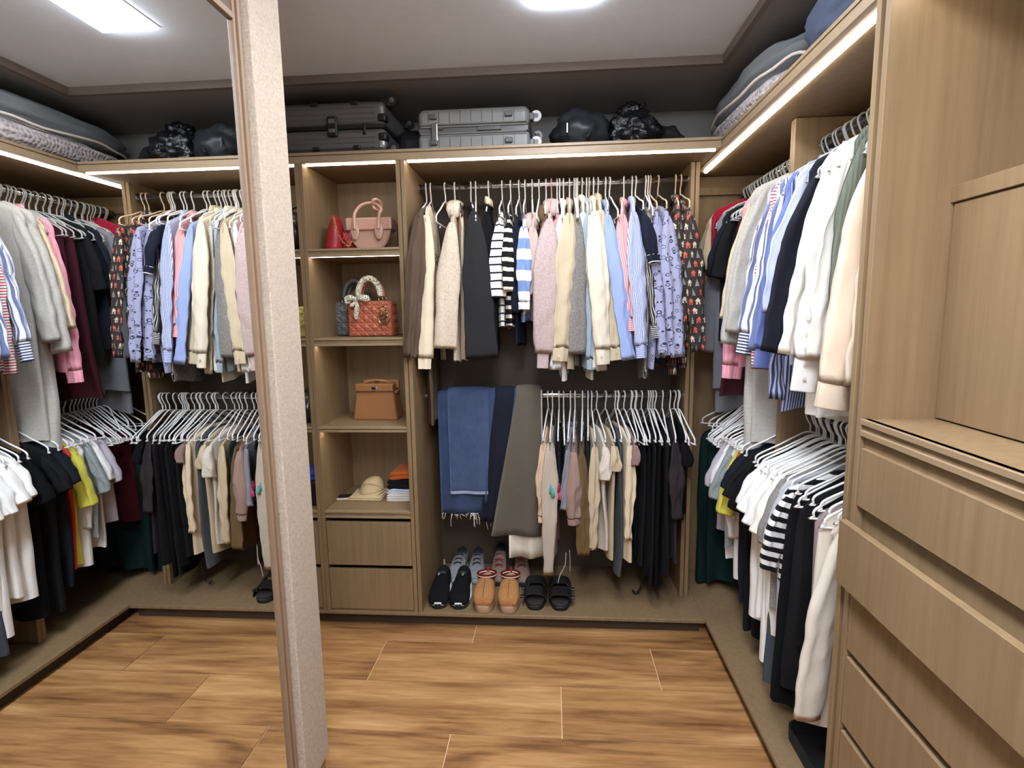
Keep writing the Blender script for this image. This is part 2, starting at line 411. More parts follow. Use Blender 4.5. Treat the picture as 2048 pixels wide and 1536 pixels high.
# shelving column with bags
def shelving(x0, x1, label, lit):
    t = empty('shelving_column', ((x0+x1)/2, 0, ZP), label, 'shelving unit')
    a, c = x0-(x0+x1)/2, x1-(x0+x1)/2
    for x in (a, c-.019): divider(t, x, 0, YB-.012, 0, ZB-ZP)
    box('back_panel', (a+.019, c-.019, .41, .425, 0, ZB-ZP), LAM, t, bev=0)
    for z1, z0 in ((1.914, 1.877), (1.491, 1.452), (1.053, 1.025), (.619, .582)):
        shelf_front(t, a+.019, c-.019, .001, .41, z0-ZP, z1-ZP, led=lit and z0 > .7, lip=.011)
    box('base_shelf', (a+.019, c-.019, .01, .41, 0, .008), LAM, t)
    for z0, z1 in ((.331, .561), (.092, .309)):
        d = box('drawer_front', (a+.022, c-.022, .003, .022, z0-ZP, z1-ZP), LAM, t, bev=.001)
        box('drawer_box', (a+.03, c-.03, .022, .38, z0-ZP+.01, z1-ZP-.03), GAP, d, bev=0)
shelving(-1.920, -1.4405, 'open shelving column with handbags over two drawers', True)
shelving(-2.46, -1.9215, 'dark shelving column half hidden behind the fabric panel', True)

def rail(t, p0, p1, name='clothes_rail'):
    """flat oval chrome rail with two end brackets, in t's frame"""
    p0, p1 = Vector(p0), Vector(p1); d = (p1-p0).normalized(); s = Vector((-d.y, d.x, 0)); rings = []
    for p in (p0, p1):
        rings.append([p+s*(.008*math.cos(a))+Vector((0, 0, .0145*math.sin(a))) for a in [2*PI*k/20 for k in range(32)]])
    o = link(name, loft(rings), CHROME, t, smooth=True)
    for p in (p0+d*.003, p1-d*.003):
        V, F = [], []; tube_into(V, F, [p-d*.003, p+d*.003], .021, 16); link('bracket', mesh(V, F), CHROME, o)
    return o
RZ, RZ2, RY = 2.236, 1.166, .27
t = empty('hanging_bay', (-.75, 0, ZP), 'open hanging bay of the back wardrobe with two chrome rails', 'wardrobe unit')
divider(t, -1.437+.75, 0, YB-.012, 0, ZB-ZP); divider(t, -.075+.75, .22, YB-.012, 0, ZB-ZP)
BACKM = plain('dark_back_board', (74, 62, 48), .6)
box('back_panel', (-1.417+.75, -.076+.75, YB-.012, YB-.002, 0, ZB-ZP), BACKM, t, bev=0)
rail(t, (-1.417+.75, RY, RZ-ZP), (-.076+.75, RY, RZ-ZP)); rail(t, (-1.417+.75, RY, RZ2-ZP), (-.076+.75, RY, RZ2-ZP))
RX, QZ, QZ2 = .27, 2.205, 1.19
t = empty('corner_hanging_bay', (0, .1, ZP), 'corner hanging bay of the right wardrobe between two wooden uprights', 'wardrobe unit')
divider(t, -.052, .12, YB-.112, 0, ZB-ZP)
box('side_panel', (.165, XR-.014, -.325-.1, -.306-.1, 0, ZB-ZP), LAM, t)
box('back_panel', (XR-.014, XR-.004, -.30-.1, YB-.112, 0, ZB-ZP), LAM, t, bev=0); box('end_panel', (-.031, XR-.014, YB-.022-.1, YB-.003-.1, 0, ZB-ZP), LAM, t, bev=0)
box('batten', (-.03, XR-.02, YB-.045-.1, YB-.023-.1, 2.205-ZP, 2.245-ZP), LAM, t)
rail(t, (RX, -.405, QZ-ZP), (RX, YB-.125, QZ-ZP)); rail(t, (RX, -.405, QZ2-ZP), (RX, YB-.125, QZ2-ZP))
t = empty('hanging_bay', (0, -.75, ZP), 'open hanging bay of the right wardrobe next to the drawer cabinet', 'wardrobe unit')
box('side_panel', (.165, XR-.014, .404, .423, 0, ZB-ZP), LAM, t); box('side_panel', (.0, XR-.014, -.407, -.389, 0, ZB-ZP), LAM, t)
box('back_panel', (XR-.014, XR-.004, -.388, .403, 0, ZB-ZP), LAM, t, bev=0)
rail(t, (RX, -.387, QZ-ZP), (RX, .403, QZ-ZP)); rail(t, (RX, -.387, QZ2-ZP), (RX, .403, QZ2-ZP))
# drawer cabinet, near right
t = empty('drawer_cabinet', (0, -1.7, 0), 'tall brown drawer cabinet in the right foreground, one drawer ajar', 'drawer cabinet')
yA, yB_ = .505, -.62
box('side_panel', (.0, XR-.01, yA+.001, yA+.020, 0, ZB), LAM, t); box('side_panel', (.0, XR-.01, yB_-.019, yB_, 0, ZB), LAM, t)
c = box('countertop', (.006, XR-.02, yB_, yA, 1.300, 1.334), LAM, t, bev=0)
for z0, z1 in ((1.320, 1.334), (1.292, 1.306)): box('front_lip', (-.001, .02, yB_, yA, z0, z1), EDGE, c)
box('gap_board', (.012, .03, yB_, yA, 1.262, 1.300), LAM, t, bev=0)
k = box('upper_box', (.175, XR-.02, yB_, yA, 1.335, 1.871), LAM, t, bev=0)
box('top_rail', (.16, .176, yB_, yA, 1.834, 1.871), LAM, t); box('flap_door', (.166, .176, yB_+.003, yA-.004, 1.338, 1.832), LAM, t, bev=.001)
box('back_panel', (XR-.03, XR-.02, yB_, yA, 1.871, ZB), LAM, t, bev=0)
for i, (z0, z1) in enumerate(((1.117, 1.262), (.916, 1.078), (.735, .905), (.529, .713), (.330, .505), (.115, .306))):
    dx = -.033 if i == 1 else .002
    yo = .004 if i == 1 else -.004
    d = box('drawer_front', (dx, dx+.018, yB_+.004, yA+yo, z0, z1), LAM, t, bev=.001)
    if i == 1: tag(d, 'drawer front pulled slightly open')
    box('drawer_box', (dx+.018, .5, yB_+.02, yA-.02, z0+.01, z1-.035), LAM, d, bev=0)
box('inner_board', (.021, .026, yB_, yA, .08, 1.262), LAM, t, bev=0)
#PART2
# ---------------------------------------------------------------- hangers and clothes
def hanger_mesh(drop=.185, half=.2, r=.0034):
    """plastic tube hanger: local X is the shoulder direction, origin on the rail axis, it hooks over local Y"""
    V, F = [], []
    hk = [(-.021+.0, 0, -.006)]+[(.0205*math.cos(a), 0, .0005+.0205*math.sin(a)) for a in np.linspace(PI*.98, -.35, 12)]
    hk += [(.010, 0, -.030), (0, 0, -.045), (0, 0, -.075)]
    tube_into(V, F, spline(hk, 2), r, 7)
    nk = -.075; tip = nk-(drop-.085)
    arm = [(0, 0, nk), (.03, 0, nk-.006), (half*.55, 0, nk+(tip-nk)*.52), (half-.02, 0, tip+.012), (half-.002, 0, tip-.004), (half-.004, 0, tip-.020), (half-.022, 0, tip-.028)]
    pts = spline(arm+[(-x, 0, z) for x, y, z in arm[::-1][:-1]], 3)
    tube_into(V, F, pts, r*1.15, 7, closed=True)
    for s_ in (-1, 1):   # strap hook under the arm
        q = [(s_*half*.62, 0, tip-.028), (s_*half*.62, 0, tip-.040), (s_*(half*.62+.008), 0, tip-.047), (s_*(half*.62+.014), 0, tip-.040)]
        tube_into(V, F, spline(q, 3), r*.6, 5)
    return mesh(V, F)
HM = {}
HCOL = dict(white=(232, 230, 226), ivory=(214, 208, 194), grey=(172, 174, 172), pink=(205, 150, 145), black=(34, 28, 26), beige=(205, 180, 150))
def hanger(side, p, ang, label, color='white', drop=.185, low=False, group=None, half=.2):
    key = (color, round(drop, 3), half)
    if key not in HM:
        HM[key] = hanger_mesh(drop, half); HM[key].materials.append(plain('hanger_'+color, HCOL[color], .38)); HM[key].shade_smooth()
    base = -PI/2 if side == 'B' else PI
    if side == 'B': loc = (p, RY, RZ2 if low else RZ)
    else: loc = (RX, p, QZ2 if low else QZ)
    o = bpy.data.objects.new('clothes_hanger', HM[key]); COL.objects.link(o); o.location = loc; o.rotation_euler[2] = base+ang
    return tag(o, label, 'hanger', group)

def fbm(a, b, seed): return noise.noise(Vector((a, b, seed*3.7)))
GN = [0]
def garment(name, label, group, side, p, low, front, neck_z, m, cat='top', torso_z=None, tf=None, tb=None, sleeve=None,
            rear=True, cuff=None, cuff_m=None, collar=None, hem=None, hem_m=None, hood=False, thick=.019, ang=0, zip_=None, folds=1.0, sm=None, wr=None, tfold=1.0, cuff_k=.9, neckw=.055):
    """front = (world point of front shoulder); sleeve = dict(a, b: world points of the two bottom corners of the front sleeve, top: width at the top, min: thickness)"""
    GN[0] += 1; sd = GN[0]*1.37
    rod = Vector((p, RY, RZ2 if low else RZ)) if side == 'B' else Vector((RX, p, QZ2 if low else QZ))
    h = Vector((front.x-rod.x, front.y-rod.y, 0)); wd = h.length; h.normalize(); n = Vector((-h.y, h.x, 0))
    if side == 'R': n = n if n.y < 0 else -n
    else: n = n if n.x > 0 else -n
    t = empty(name, rod, label, cat, group)
    zS = front.z-.0; zN = neck_z if neck_z else zS+.065
    zb = torso_z; fb = wd*(tf if tf is not None else .98); rb = wd*(tb if tb is not None else .95)
    wr = wr if wr else wd
    NU, NV = 44, 26; V = []; uv = []
    for j in range(NV+1):
        v = j/NV                                   # 0 bottom .. 1 top
        e = (1-v)
        a_f = wd+(fb-wd)*e**.7; a_r = wr+(rb-wr)*e**.7
        for i in range(NU):
            u_ = 2*PI*i/NU; c, s_ = math.cos(u_), math.sin(u_)
            c = math.copysign(abs(c)**.75, c); s_ = math.copysign(abs(s_)**.6, s_)
            s = c*(a_f if c > 0 else a_r)
            q = min(1, max(0, (abs(s)-neckw)/max(.01, wd-neckw)))
            zt = zN+(zS-zN)*q**.9 - (.045*(1-abs(s)/neckw)**.5 if abs(s) < neckw and s_ > 0 and not hood and not collar else 0) - (.03*max(0, q-.85)/.15)
            z = zb+(zt-zb)*(1-(1-v)**1.15)
            th = thick*(.55+.45*min(1, e*5))*(1+.35*fbm(s*9, z*3, sd))
            wv = tfold*folds*e**.8*(.016*math.sin(s*38+fbm(s*3, z*1.5, sd+5)*5+sd)+.012*fbm(s*7, z*2.2, sd+9))
            off = s_*th+wv
            P = h*(s+.006*fbm(z*6, s*4, sd+2)*e)+n*off+Vector((0, 0, z-rod.z+.012*e*e*e*math.sin(s*17+sd)*(1 if v < .01 or True else 0)))
            V.append(P); uv.append((s+(.5 if s_ > 0 else 0)+off*.6, z))
    F = [(j*NU+i, j*NU+(i+1) % NU, (j+1)*NU+(i+1) % NU, (j+1)*NU+i) for j in range(NV) for i in range(NU)]
    for i in range(NU//2):                      # close the shoulder seam, leave the neck open
        a_, b_ = V[NV*NU+i], None
    top = NV*NU; k2 = NU//2
    for i in range(k2):
        f_ = (top+i, top+i+1, top+(NU-i-1) % NU, top+(NU-i) % NU)
        s_mid = (V[top+i].dot(h)); 
        if abs(s_mid) > neckw*.9 or collar or hood: F.append(tuple(dict.fromkeys(f_)))
    link('torso', mesh(V, F, uv), m, t, smooth=True)
    def tube_sleeve(top_c, bot_c, hw0, hw1, mdir, th0, nm, cuffz=0, seed=0, bow=0):
        if cuff: bot_c = bot_c-(bot_c-top_c).normalized()*(cuff*.9)
        nv, nu = 26, 28; rings = []; uv = []; ax = (bot_c-top_c); L = ax.length; axn = ax.normalized()
        q = (mdir-axn*mdir.dot(axn)).normalized(); nn = axn.cross(q).normalized()
        for j in range(nv+1):
            v = j/nv; e = min(1, v/.12)
            c = top_c+ax*v+h*(bow*math.sin(PI*v))
            tp = min(1, v*L/.26); hw = .013+(hw0-.013)*tp**.62 if tp < 1 else hw0
            hw = min(hw, hw0+(hw1-hw0)*v) if tp < 1 else hw0+(hw1-hw0)*v
            if tp < 1: hw = (.013+(max(hw0, .02)-.013)*tp**.62)*(1-v)+hw*v
            hw *= 1+.10*fbm(v*4, 1.5, seed)
            tt = th0*(.55+.45*e); ring = []
            for i in range(nu):
                u_ = 2*PI*i/nu; cc, ss = math.cos(u_), math.sin(u_)
                cr = folds*(.0022*math.sin(v*L*62+cc*4+seed)*(1 if v > .45 else .4)+.008*fbm(cc*1.3, v*L*9, seed+3)+.006*fbm(cc*2.6+4, v*L*3, seed+8))*min(1, v*4)
                lon = folds*.0062*min(1, v*3)*math.sin(cc*(3.2+1.8*math.sin(seed))*1.2+seed*2+v*1.5)*min(1, hw1/.035)
                P = c+q*(cc*hw+cr*.6)+nn*(math.copysign(abs(ss)**.8, ss)*tt*(1+.3*fbm(cc*2, v*5, seed+7))+cr+lon)
                ring.append(P); uv.append(((cc*hw)+(.3 if ss > 0 else 0), L*(1-v)))
            rings.append(ring)
        # turn the end inwards so that the cuff opening reads dark
        rings.append([c+(P-c)*.80+axn*(-.012) for P in rings[-1]]); uv += uv[-nu:]
        o = link(nm, loft(rings, False, uv), sm or m, t, smooth=True)
        if cuff:
            cr_ = []; cuv = []; ck = cuff_k
            for j, (v, kk) in enumerate(((-.10, ck*.9), (0, ck*1.05), (.04, ck*1.06), (.5, ck), (.96, ck*1.0), (1, ck*.97), (.98, ck*.8))):
                c = bot_c+axn*(cuff*.98*v)
                cr_.append([c+q*(math.cos(a)*(hw1*kk+.002))+nn*(math.sin(a)*(th0*.8*kk+.003)+folds*.0062*math.sin(math.cos(a)*(3.2+1.8*math.sin(seed))*1.2+seed*2+1.5)*min(1, hw1/.035)) for a in [2*PI*k/nu for k in range(nu)]])
                cuv += [(math.cos(2*PI*k/nu)*hw1+(.3 if k < nu/2 else 0), cuff*(1-v)) for k in range(nu)]
            link('cuff', loft(cr_, False, cuv), cuff_m or sm or m, o, smooth=True)
        return o
    if sleeve:
        a, b_ = sleeve['a']-rod, sleeve['b']-rod; bc = (a+b_)/2; md = (b_-a); hw1 = max(.018, md.length/2)
        md.z = 0; 
        tw = sleeve.get('top', max(.05, min(.075, hw1*1.1)))
        tc = h*(wd-.012)+Vector((0, 0, zS-rod.z-.010))
        mdir = md.normalized()
        tc = tc-h*(abs(mdir.dot(h))*tw*.55)
        tube_sleeve(tc, bc, tw, hw1, mdir, sleeve.get('th', .011), 'sleeve', 0, sd, sleeve.get('bow', .012))
        if rear:
            L = (bc-tc).z
            tc2 = h*(-wr+.02)+Vector((0, 0, zS-rod.z-.010)); bc2 = h*(-wr-.012)+Vector((0, 0, zS-rod.z+L))+n*.01
            tube_sleeve(tc2, bc2, tw, hw1, (h+n*.3).normalized(), .011, 'sleeve', 0, sd+4)
    if collar:
        # stand and fold collar running round the neck, open to the front face
        rings = []; uvc = []; N_ = 24
        for j, (k_, zz) in enumerate(((1.0, -.012), (1.0, .006), (1.02, .018), (1.09, .020), (1.22, .0), (1.32, -.020), (1.24, -.018), (1.0, .002))):
            ring = []
            for i in range(N_):
                a = 2*PI*i/N_; ring.append(h*(math.cos(a)*.058*k_)+n*(math.sin(a)*.017*k_)+Vector((0, 0, zN-rod.z+zz-.008*math.sin(a)))); uvc.append((a*.05, zz*2))
            rings.append(ring)
        link('collar', loft(rings, False, uvc), (sm or m) if collar is True else collar, t, smooth=True)
    if hood:
        rings = []; N_ = 18; uvc = []
        for j in range(11):
            v = j/10; ang_ = PI*(.02+.96*v)
            c = h*(math.cos(ang_)*.080+.02)+Vector((0, 0, zN-rod.z-.075+math.sin(ang_)*.080)); r_ = .020+.010*math.sin(PI*v)+.003*math.sin(v*20+sd)
            out = h*math.cos(ang_)+Vector((0, 0, math.sin(ang_)))
            rings.append([c+out*(math.cos(a)*r_*.75)+n*(math.sin(a)*r_*1.35) for a in [2*PI*k/N_ for k in range(N_)]]); uvc += [(k*.01, v*.3) for k in range(N_)]
        link('hood', loft(rings, True, uvc), m, t, smooth=True)
    if hem:
        rings = []; uvc = []; NU2 = 40
        for zz, k_ in ((-.002, 1.0), (-.006, 1.03), (-hem+.01, .99), (-hem, .97), (-hem+.004, .86)):
            ring = []
            for i in range(NU2):
                a = 2*PI*i/NU2; c = math.cos(a); s_ = math.sin(a); s = math.copysign(abs(c)**.75, c)*(fb if c > 0 else rb)*k_
                wv = tfold*folds*(.016*math.sin(s*38+sd)+.0)
                ring.append(h*s+n*(math.copysign(abs(s_)**.6, s_)*(thick*1.05)+wv*.8)+Vector((0, 0, zb-rod.z+.012*math.sin(s*17+sd)+zz+.008))); uvc.append((s+(.5 if s_ > 0 else 0), zz))
            rings.append(ring)
        link('hem', loft(rings, False, uvc), hem_m or m, t, smooth=True)
    return t, rod, h, n

def hlabel(col_, label):
    wds = label.split(',')[0].split(); wds = wds[:11]
    while wds[-1] in ('with', 'the', 'a', 'on', 'of', 'and', 'by', 'in', 'beside', 'to', 'its', 'behind', 'between', 'below', 'above', 'left', 'right'): wds.pop()
    return '%s hanger holding the %s' % (col_, ' '.join(wds))
def hang_for(side, p, front, label, color, low, group, drop=.185, half=.2):
    if not low: drop = .150; half -= .024
    rod = Vector((p, RY, 0)) if side == 'B' else Vector((RX, p, 0))
    h = Vector((front.x-rod.x, front.y-rod.y, 0)); a = math.atan2(h.y, h.x); base = -PI/2 if side == 'B' else PI
    return hanger(side, p, (a-base+PI) % (2*PI)-PI, label, color, drop, low, group, half)

# back wall clothes: everything given as photo pixels projected on the plane the sleeve fronts hang in
BU = 'clothes on the upper rail of the back wardrobe'; HG = dict(U='hangers on the upper back rail', L='hangers on the lower back rail', RU='hangers on the upper right rail', RL='hangers on the lower right rail', RN='near hangers on the lower right rail')
def back(hu, sh, bot, m, label, dy=0, tz=None, low=False, name='shirt', cat='shirt', hc='white', phi=.30, hang=True, **k):
    yf = .055+dy; k.setdefault('tf', .86); k.setdefault('tfold', .45); k.setdefault('thick', .015)
    if low: k['tf'] = max(k['tf'], .9); k['tfold'] = max(k['tfold'], .6)
    zr = RZ2 if low else RZ
    vr = 365 if not low else 790
    X0 = at(hu, vr, 1, RY).x
    F_ = at(sh[0], sh[1], 1, yf+.03)
    sl = None
    if bot:
        a, b_ = at(bot[0], bot[2], 1, yf), at(bot[1], bot[2], 1, yf)
        z = (a.z+b_.z)/2; wd = abs(b_.x-a.x); dyy = wd*.5*phi*2
        a = Vector((a.x, yf-dyy*.5*0+.0, z)); b_ = Vector((b_.x, yf+dyy, z)); sl = dict(a=a, b=b_); sl.update(k.pop('sl', {}))
    zbot = at(sh[0], tz, 1, yf+.12).z if tz else (sl['a'].z-.02)
    t = garment(name, label, BU if not low else 'clothes on the lower rail of the back wardrobe', 'B', X0, low, F_, k.pop('nz', None), m, cat, zbot, sleeve=sl, wr=.19, **k)
    if hang: hang_for('B', X0, F_, hlabel('white plastic' if hc in ('white', 'ivory') else hc, label), hc, low, HG['L' if low else 'U'], half=max(.15, min(.205, (Vector((F_.x-X0, F_.y-RY, 0)).length)-.002)))
    return t
c = cloth
TAUPE = c('taupe_brown', (92, 76, 62)); CREAM = c('cream_jersey', (232, 216, 186)); CREAM2 = c('cream_cotton', (226, 208, 176), bs=.3); SHERPA = c('sherpa', (226, 210, 188), 'sherpa', (196, 178, 156))
BLK = c('charcoal_wool', (42, 42, 42)); BLK2 = c('black_cotton', (22, 22, 23)); BEIGE = c('beige_wool', (204, 188, 164)); DKBR = c('dark_brown', (66, 50, 36))
WHT = c('white_cotton', (232, 230, 226)); NAVY = c('navy', (26, 30, 44)); STR1 = c('thin_black_stripe', (236, 232, 226), 'hstripe', (24, 24, 26), .038, .2)
STR2 = c('wide_black_stripe', (24, 24, 26), 'hstripe', (232, 222, 200), .046, .40); STR3 = c('blue_white_stripe', (122, 146, 190), 'hstripe', (236, 234, 226), .10, .5)
MAUVE = c('mauve_fleece', (172, 150, 146), 'heather', (196, 176, 170)); PINKT = c('pink_taupe_fleece', (186, 162, 154), 'heather', (204, 184, 174)); FLUFF = c('brown_fleece', (120, 96, 66), 'sherpa', (84, 66, 44)); ROSE = c('dusty_rose', (190, 138, 142))
CORD = c('cream_corduroy', (218, 200, 168), 'cord', p=.004); GREYH = c('grey_heather', (112, 108, 104), 'heather', (146, 142, 136)); GREYR = c('grey_rib', (104, 102, 100), 'cord', p=.006)
DEN = c('pale_denim', (140, 158, 172), 'denim', (190, 200, 204)); TEX = c('textured_cream', (220, 212, 192), 'crochet', p=.007); KHAKI = c('khaki_cotton', (196, 182, 152)); IVORY = c('ivory_twill', (224, 212, 190))
PERI = c('periwinkle', (150, 168, 212)); PSTR = c('pink_stripe', (216, 140, 140), 'vstripe', (240, 196, 190), .0075, .42); BSTR = c('blue_stripe', (126, 138, 180), 'vstripe', (208, 214, 234), .0062, .5)
PIN = c('black_pinstripe', (38, 38, 40), 'vstripe', (214, 208, 198), .009, .32); LAV = c('lavender_rings', (158, 160, 188), 'rings', (48, 50, 66)); HOUSE = c('house_print', (58, 53, 51), 'houses', (206, 96, 80))
PIPE = c('white_piping', (236, 234, 230)); BSTRH = c('blue_stripe_cuff', (196, 204, 230), 'hstripe', (110, 124, 178), .0085, .4); PSTRH = c('pink_stripe_cuff', (236, 196, 190), 'hstripe', (214, 106, 108), .0085, .4)

back(852, (838, 420), (806, 834, 716), TAUPE, 'brown wool coat, leftmost on the upper back rail', dy=-.10, tz=853, name='coat', cat='coat', tf=.5)
back(861, (851, 425), (832, 864, 737), CREAM, 'cream sweatshirt with dark script, second from the left end', dy=-.015, tz=670, name='sweatshirt', cat='sweater', cuff=.055, cuff_k=.72, hem=.04, folds=.8, tf=.80)
back(909, (903, 440), (868, 910, 698), SHERPA, 'cream fluffy sherpa jacket with a hood', dy=-.02, tz=722, name='jacket', cat='jacket', hood=True, nz=at(903, 408, 1, .2).z, folds=.6, sl=dict(th=.02))
back(918, (925, 440), None, BEIGE, 'plain beige cardigan between the sherpa jacket and the black coat', dy=.0, tz=722, name='cardigan', cat='cardigan', hc='black', tf=.9)
back(941, (947, 418), (930, 994, 718), BLK, 'wide charcoal wool coat right of the sherpa jacket', dy=-.02, tz=715, name='coat', cat='coat', folds=.6, sl=dict(th=.016, top=.07))
back(977, (972, 423), (966, 997, 716), BLK2, 'black cardigan with a cream collar beside the charcoal coat', dy=.045, tz=700, name='cardigan', cat='cardigan', collar=CREAM2)
back(1004, (998, 438), (984, 1010, 596), STR1, 'white tee with thin black stripes', dy=-.0, tz=650, name='sweater', cat='sweater', sl=dict(top=.05))
back(1021, (1016, 444), (1007, 1024, 582), STR2, 'black sweater with wide cream stripes', dy=-.02, tz=655, name='sweater', cat='sweater', tf=.97, sl=dict(top=.04))
back(1038, (1031, 446), (1022, 1045, 626), NAVY, 'navy sweater between the striped sweaters', dy=.02, tz=690, name='sweater', cat='sweater', sl=dict(top=.04))
back(1050, (1047, 447), (1037, 1060, 618), STR3, 'blue and white block striped sweater', dy=-.02, tz=640, name='sweater', cat='sweater', cuff=.035, cuff_m=WHT, sl=dict(top=.048))
back(1064, (1066, 448), (1056, 1076, 590), PINKT, 'small pinkish taupe hoodie left of the big mauve one', dy=.022, tz=640, name='hoodie', cat='hoodie', hood=True, nz=at(1066, 432, 1, .2).z, sl=dict(top=.05))
back(1092, (1090, 437), (1083, 1096, 520), FLUFF, 'brown fleece top peeping out behind the mauve hoodie', dy=.03, tz=560, name='fleece', cat='sweater', hood=True)
back(1103, (1098, 432), (1066, 1104, 735), MAUVE, 'large heather mauve hoodie hanging lowest in the middle', dy=-.035, tz=690, name='hoodie', cat='hoodie', hc='pink', hood=True, nz=at(1102, 405, 1, .2).z, cuff=.075, cuff_k=.55, folds=.7, sl=dict(top=.075, th=.022, bow=.03))
back(1114, (1115, 434), (1106, 1118, 560), ROSE, 'dusty rose top right of the mauve hoodie', dy=.02, tz=600, name='shirt', cat='shirt')
back(1127, (1124, 424), (1100, 1122, 740), WHT, 'white shirt hanging between the mauve hoodie and the tan shirt', dy=.0, tz=755, collar=True, sl=dict(top=.045))
back(1139, (1139, 420), (1104, 1137, 721), CORD, 'cream corduroy shirt with buttoned cuff', dy=-.03, tz=735, collar=True, cuff=.065, sl=dict(top=.06))
back(1152, (1153, 422), (1137, 1174, 709), GREYH, 'dark grey heather cardigan with ribbed hem', dy=.0, tz=708, name='cardigan', cat='cardigan', hem=.07, hem_m=GREYR, folds=.5, sl=dict(top=.055, th=.018))
back(1164, (1167, 420), (1160, 1176, 560), IVORY, 'ivory shirt with only its shoulder showing beside the grey cardigan', dy=.05, tz=620, collar=True, hc='ivory')
back(1173, (1176, 424), (1174, 1191, 738), DEN, 'pale blue denim shirt half hidden among the cream ones', dy=.035, tz=735, collar=True, cuff=.05, sl=dict(top=.05))
back(1178, (1183, 424), (1190, 1214, 742), TEX, 'off-white textured knit top hanging lower than its neighbours', dy=.02, tz=752, name='knit_top', cat='sweater', hc='ivory', sl=dict(top=.05))
back(1187, (1190, 416), (1193, 1222, 727), IVORY, 'ivory twill overshirt with buttoned cuff, front of the cream group', dy=-.03, tz=735, collar=True, cuff=.075, sl=dict(top=.062, th=.014))
back(1196, (1202, 414), (1218, 1248, 719), KHAKI, 'khaki shirt with a metal button on the cuff', dy=.012, tz=735, collar=True, cuff=.06, hc='ivory', sl=dict(top=.055))
back(1211, (1216, 425), (1247, 1272, 720), PERI, 'plain periwinkle blue shirt', dy=-.02, tz=715, collar=True, sl=dict(top=.04))
back(1248, (1243, 422), (1255, 1273, 661), PSTR, 'pink and white striped shirt', dy=.0, tz=650, collar=True, cuff=.06, cuff_m=PSTRH, sl=dict(top=.055))
back(1264, (1268, 418), (1272, 1296, 715), BSTR, 'blue and white striped shirt right of the pink one', dy=-.02, tz=700, collar=True, cuff=.06, cuff_m=BSTRH, sl=dict(top=.055))
back(1271, (1290, 426), (1297, 1322, 524), NAVY, 'navy short-sleeved pyjama top with white piping', dy=-.03, tz=560, name='pyjama_top', cat='pyjamas', cuff=.036, cuff_k=1.03, cuff_m=c('navy_piped', (26, 30, 44), 'hstripe', (236, 234, 230), .036, .13), hang=True, sl=dict(top=.05, th=.02))
back(1291, (1300, 430), (1303, 1329, 674), PIN, 'black and white pinstripe pyjama top', dy=.0, tz=742, name='pyjama_top', cat='pyjamas', cuff=.055, cuff_m=c('pinstripe_cuff', (38, 38, 40), 'hstripe', (214, 208, 198), .009, .4), hem=.05, sl=dict(top=.045))
back(1300, (1316, 428), (1318, 1343, 712), LAV, 'lavender pyjama top with dark ring print, left of the pair', dy=-.005, tz=735, name='pyjama_top', cat='pyjamas', hc='beige', sl=dict(top=.05))
back(1316, (1337, 426), (1340, 1372, 715), LAV, 'lavender pyjama top with dark ring print, right of the pair', dy=-.03, tz=712, name='pyjama_top', cat='pyjamas', hc='beige', hem=.035, hem_m=BLK2, sl=dict(top=.055))
back(1351, (1358, 416), (1352, 1380, 700), HOUSE, 'charcoal pyjama top printed with red houses, back one', dy=.01, tz=745, name='pyjama_top', cat='pyjamas', hc='beige', collar=True, sl=dict(top=.06))
back(1361, (1383, 424), (1383, 1413, 704), HOUSE, 'charcoal pyjama top printed with red houses, front one by the upright', dy=-.03, tz=738, name='pyjama_top', cat='pyjamas', hc='beige', collar=True, sl=dict(top=.06))
for hu, a in ((890, -.05), (951, .12), (1078, -.04), (1219, .10), (1296, -.05), (1119, .05), (1148, .03), (1155, -.03)):
    hanger('B', at(hu, 365, 1, RY).x, a, 'bare white plastic hanger among the clothes on the upper back rail', 'white', .185, False, HG['U'])
V, F = [], []     # script on the sweatshirt
BL = 'clothes on the lower rail of the back wardrobe'

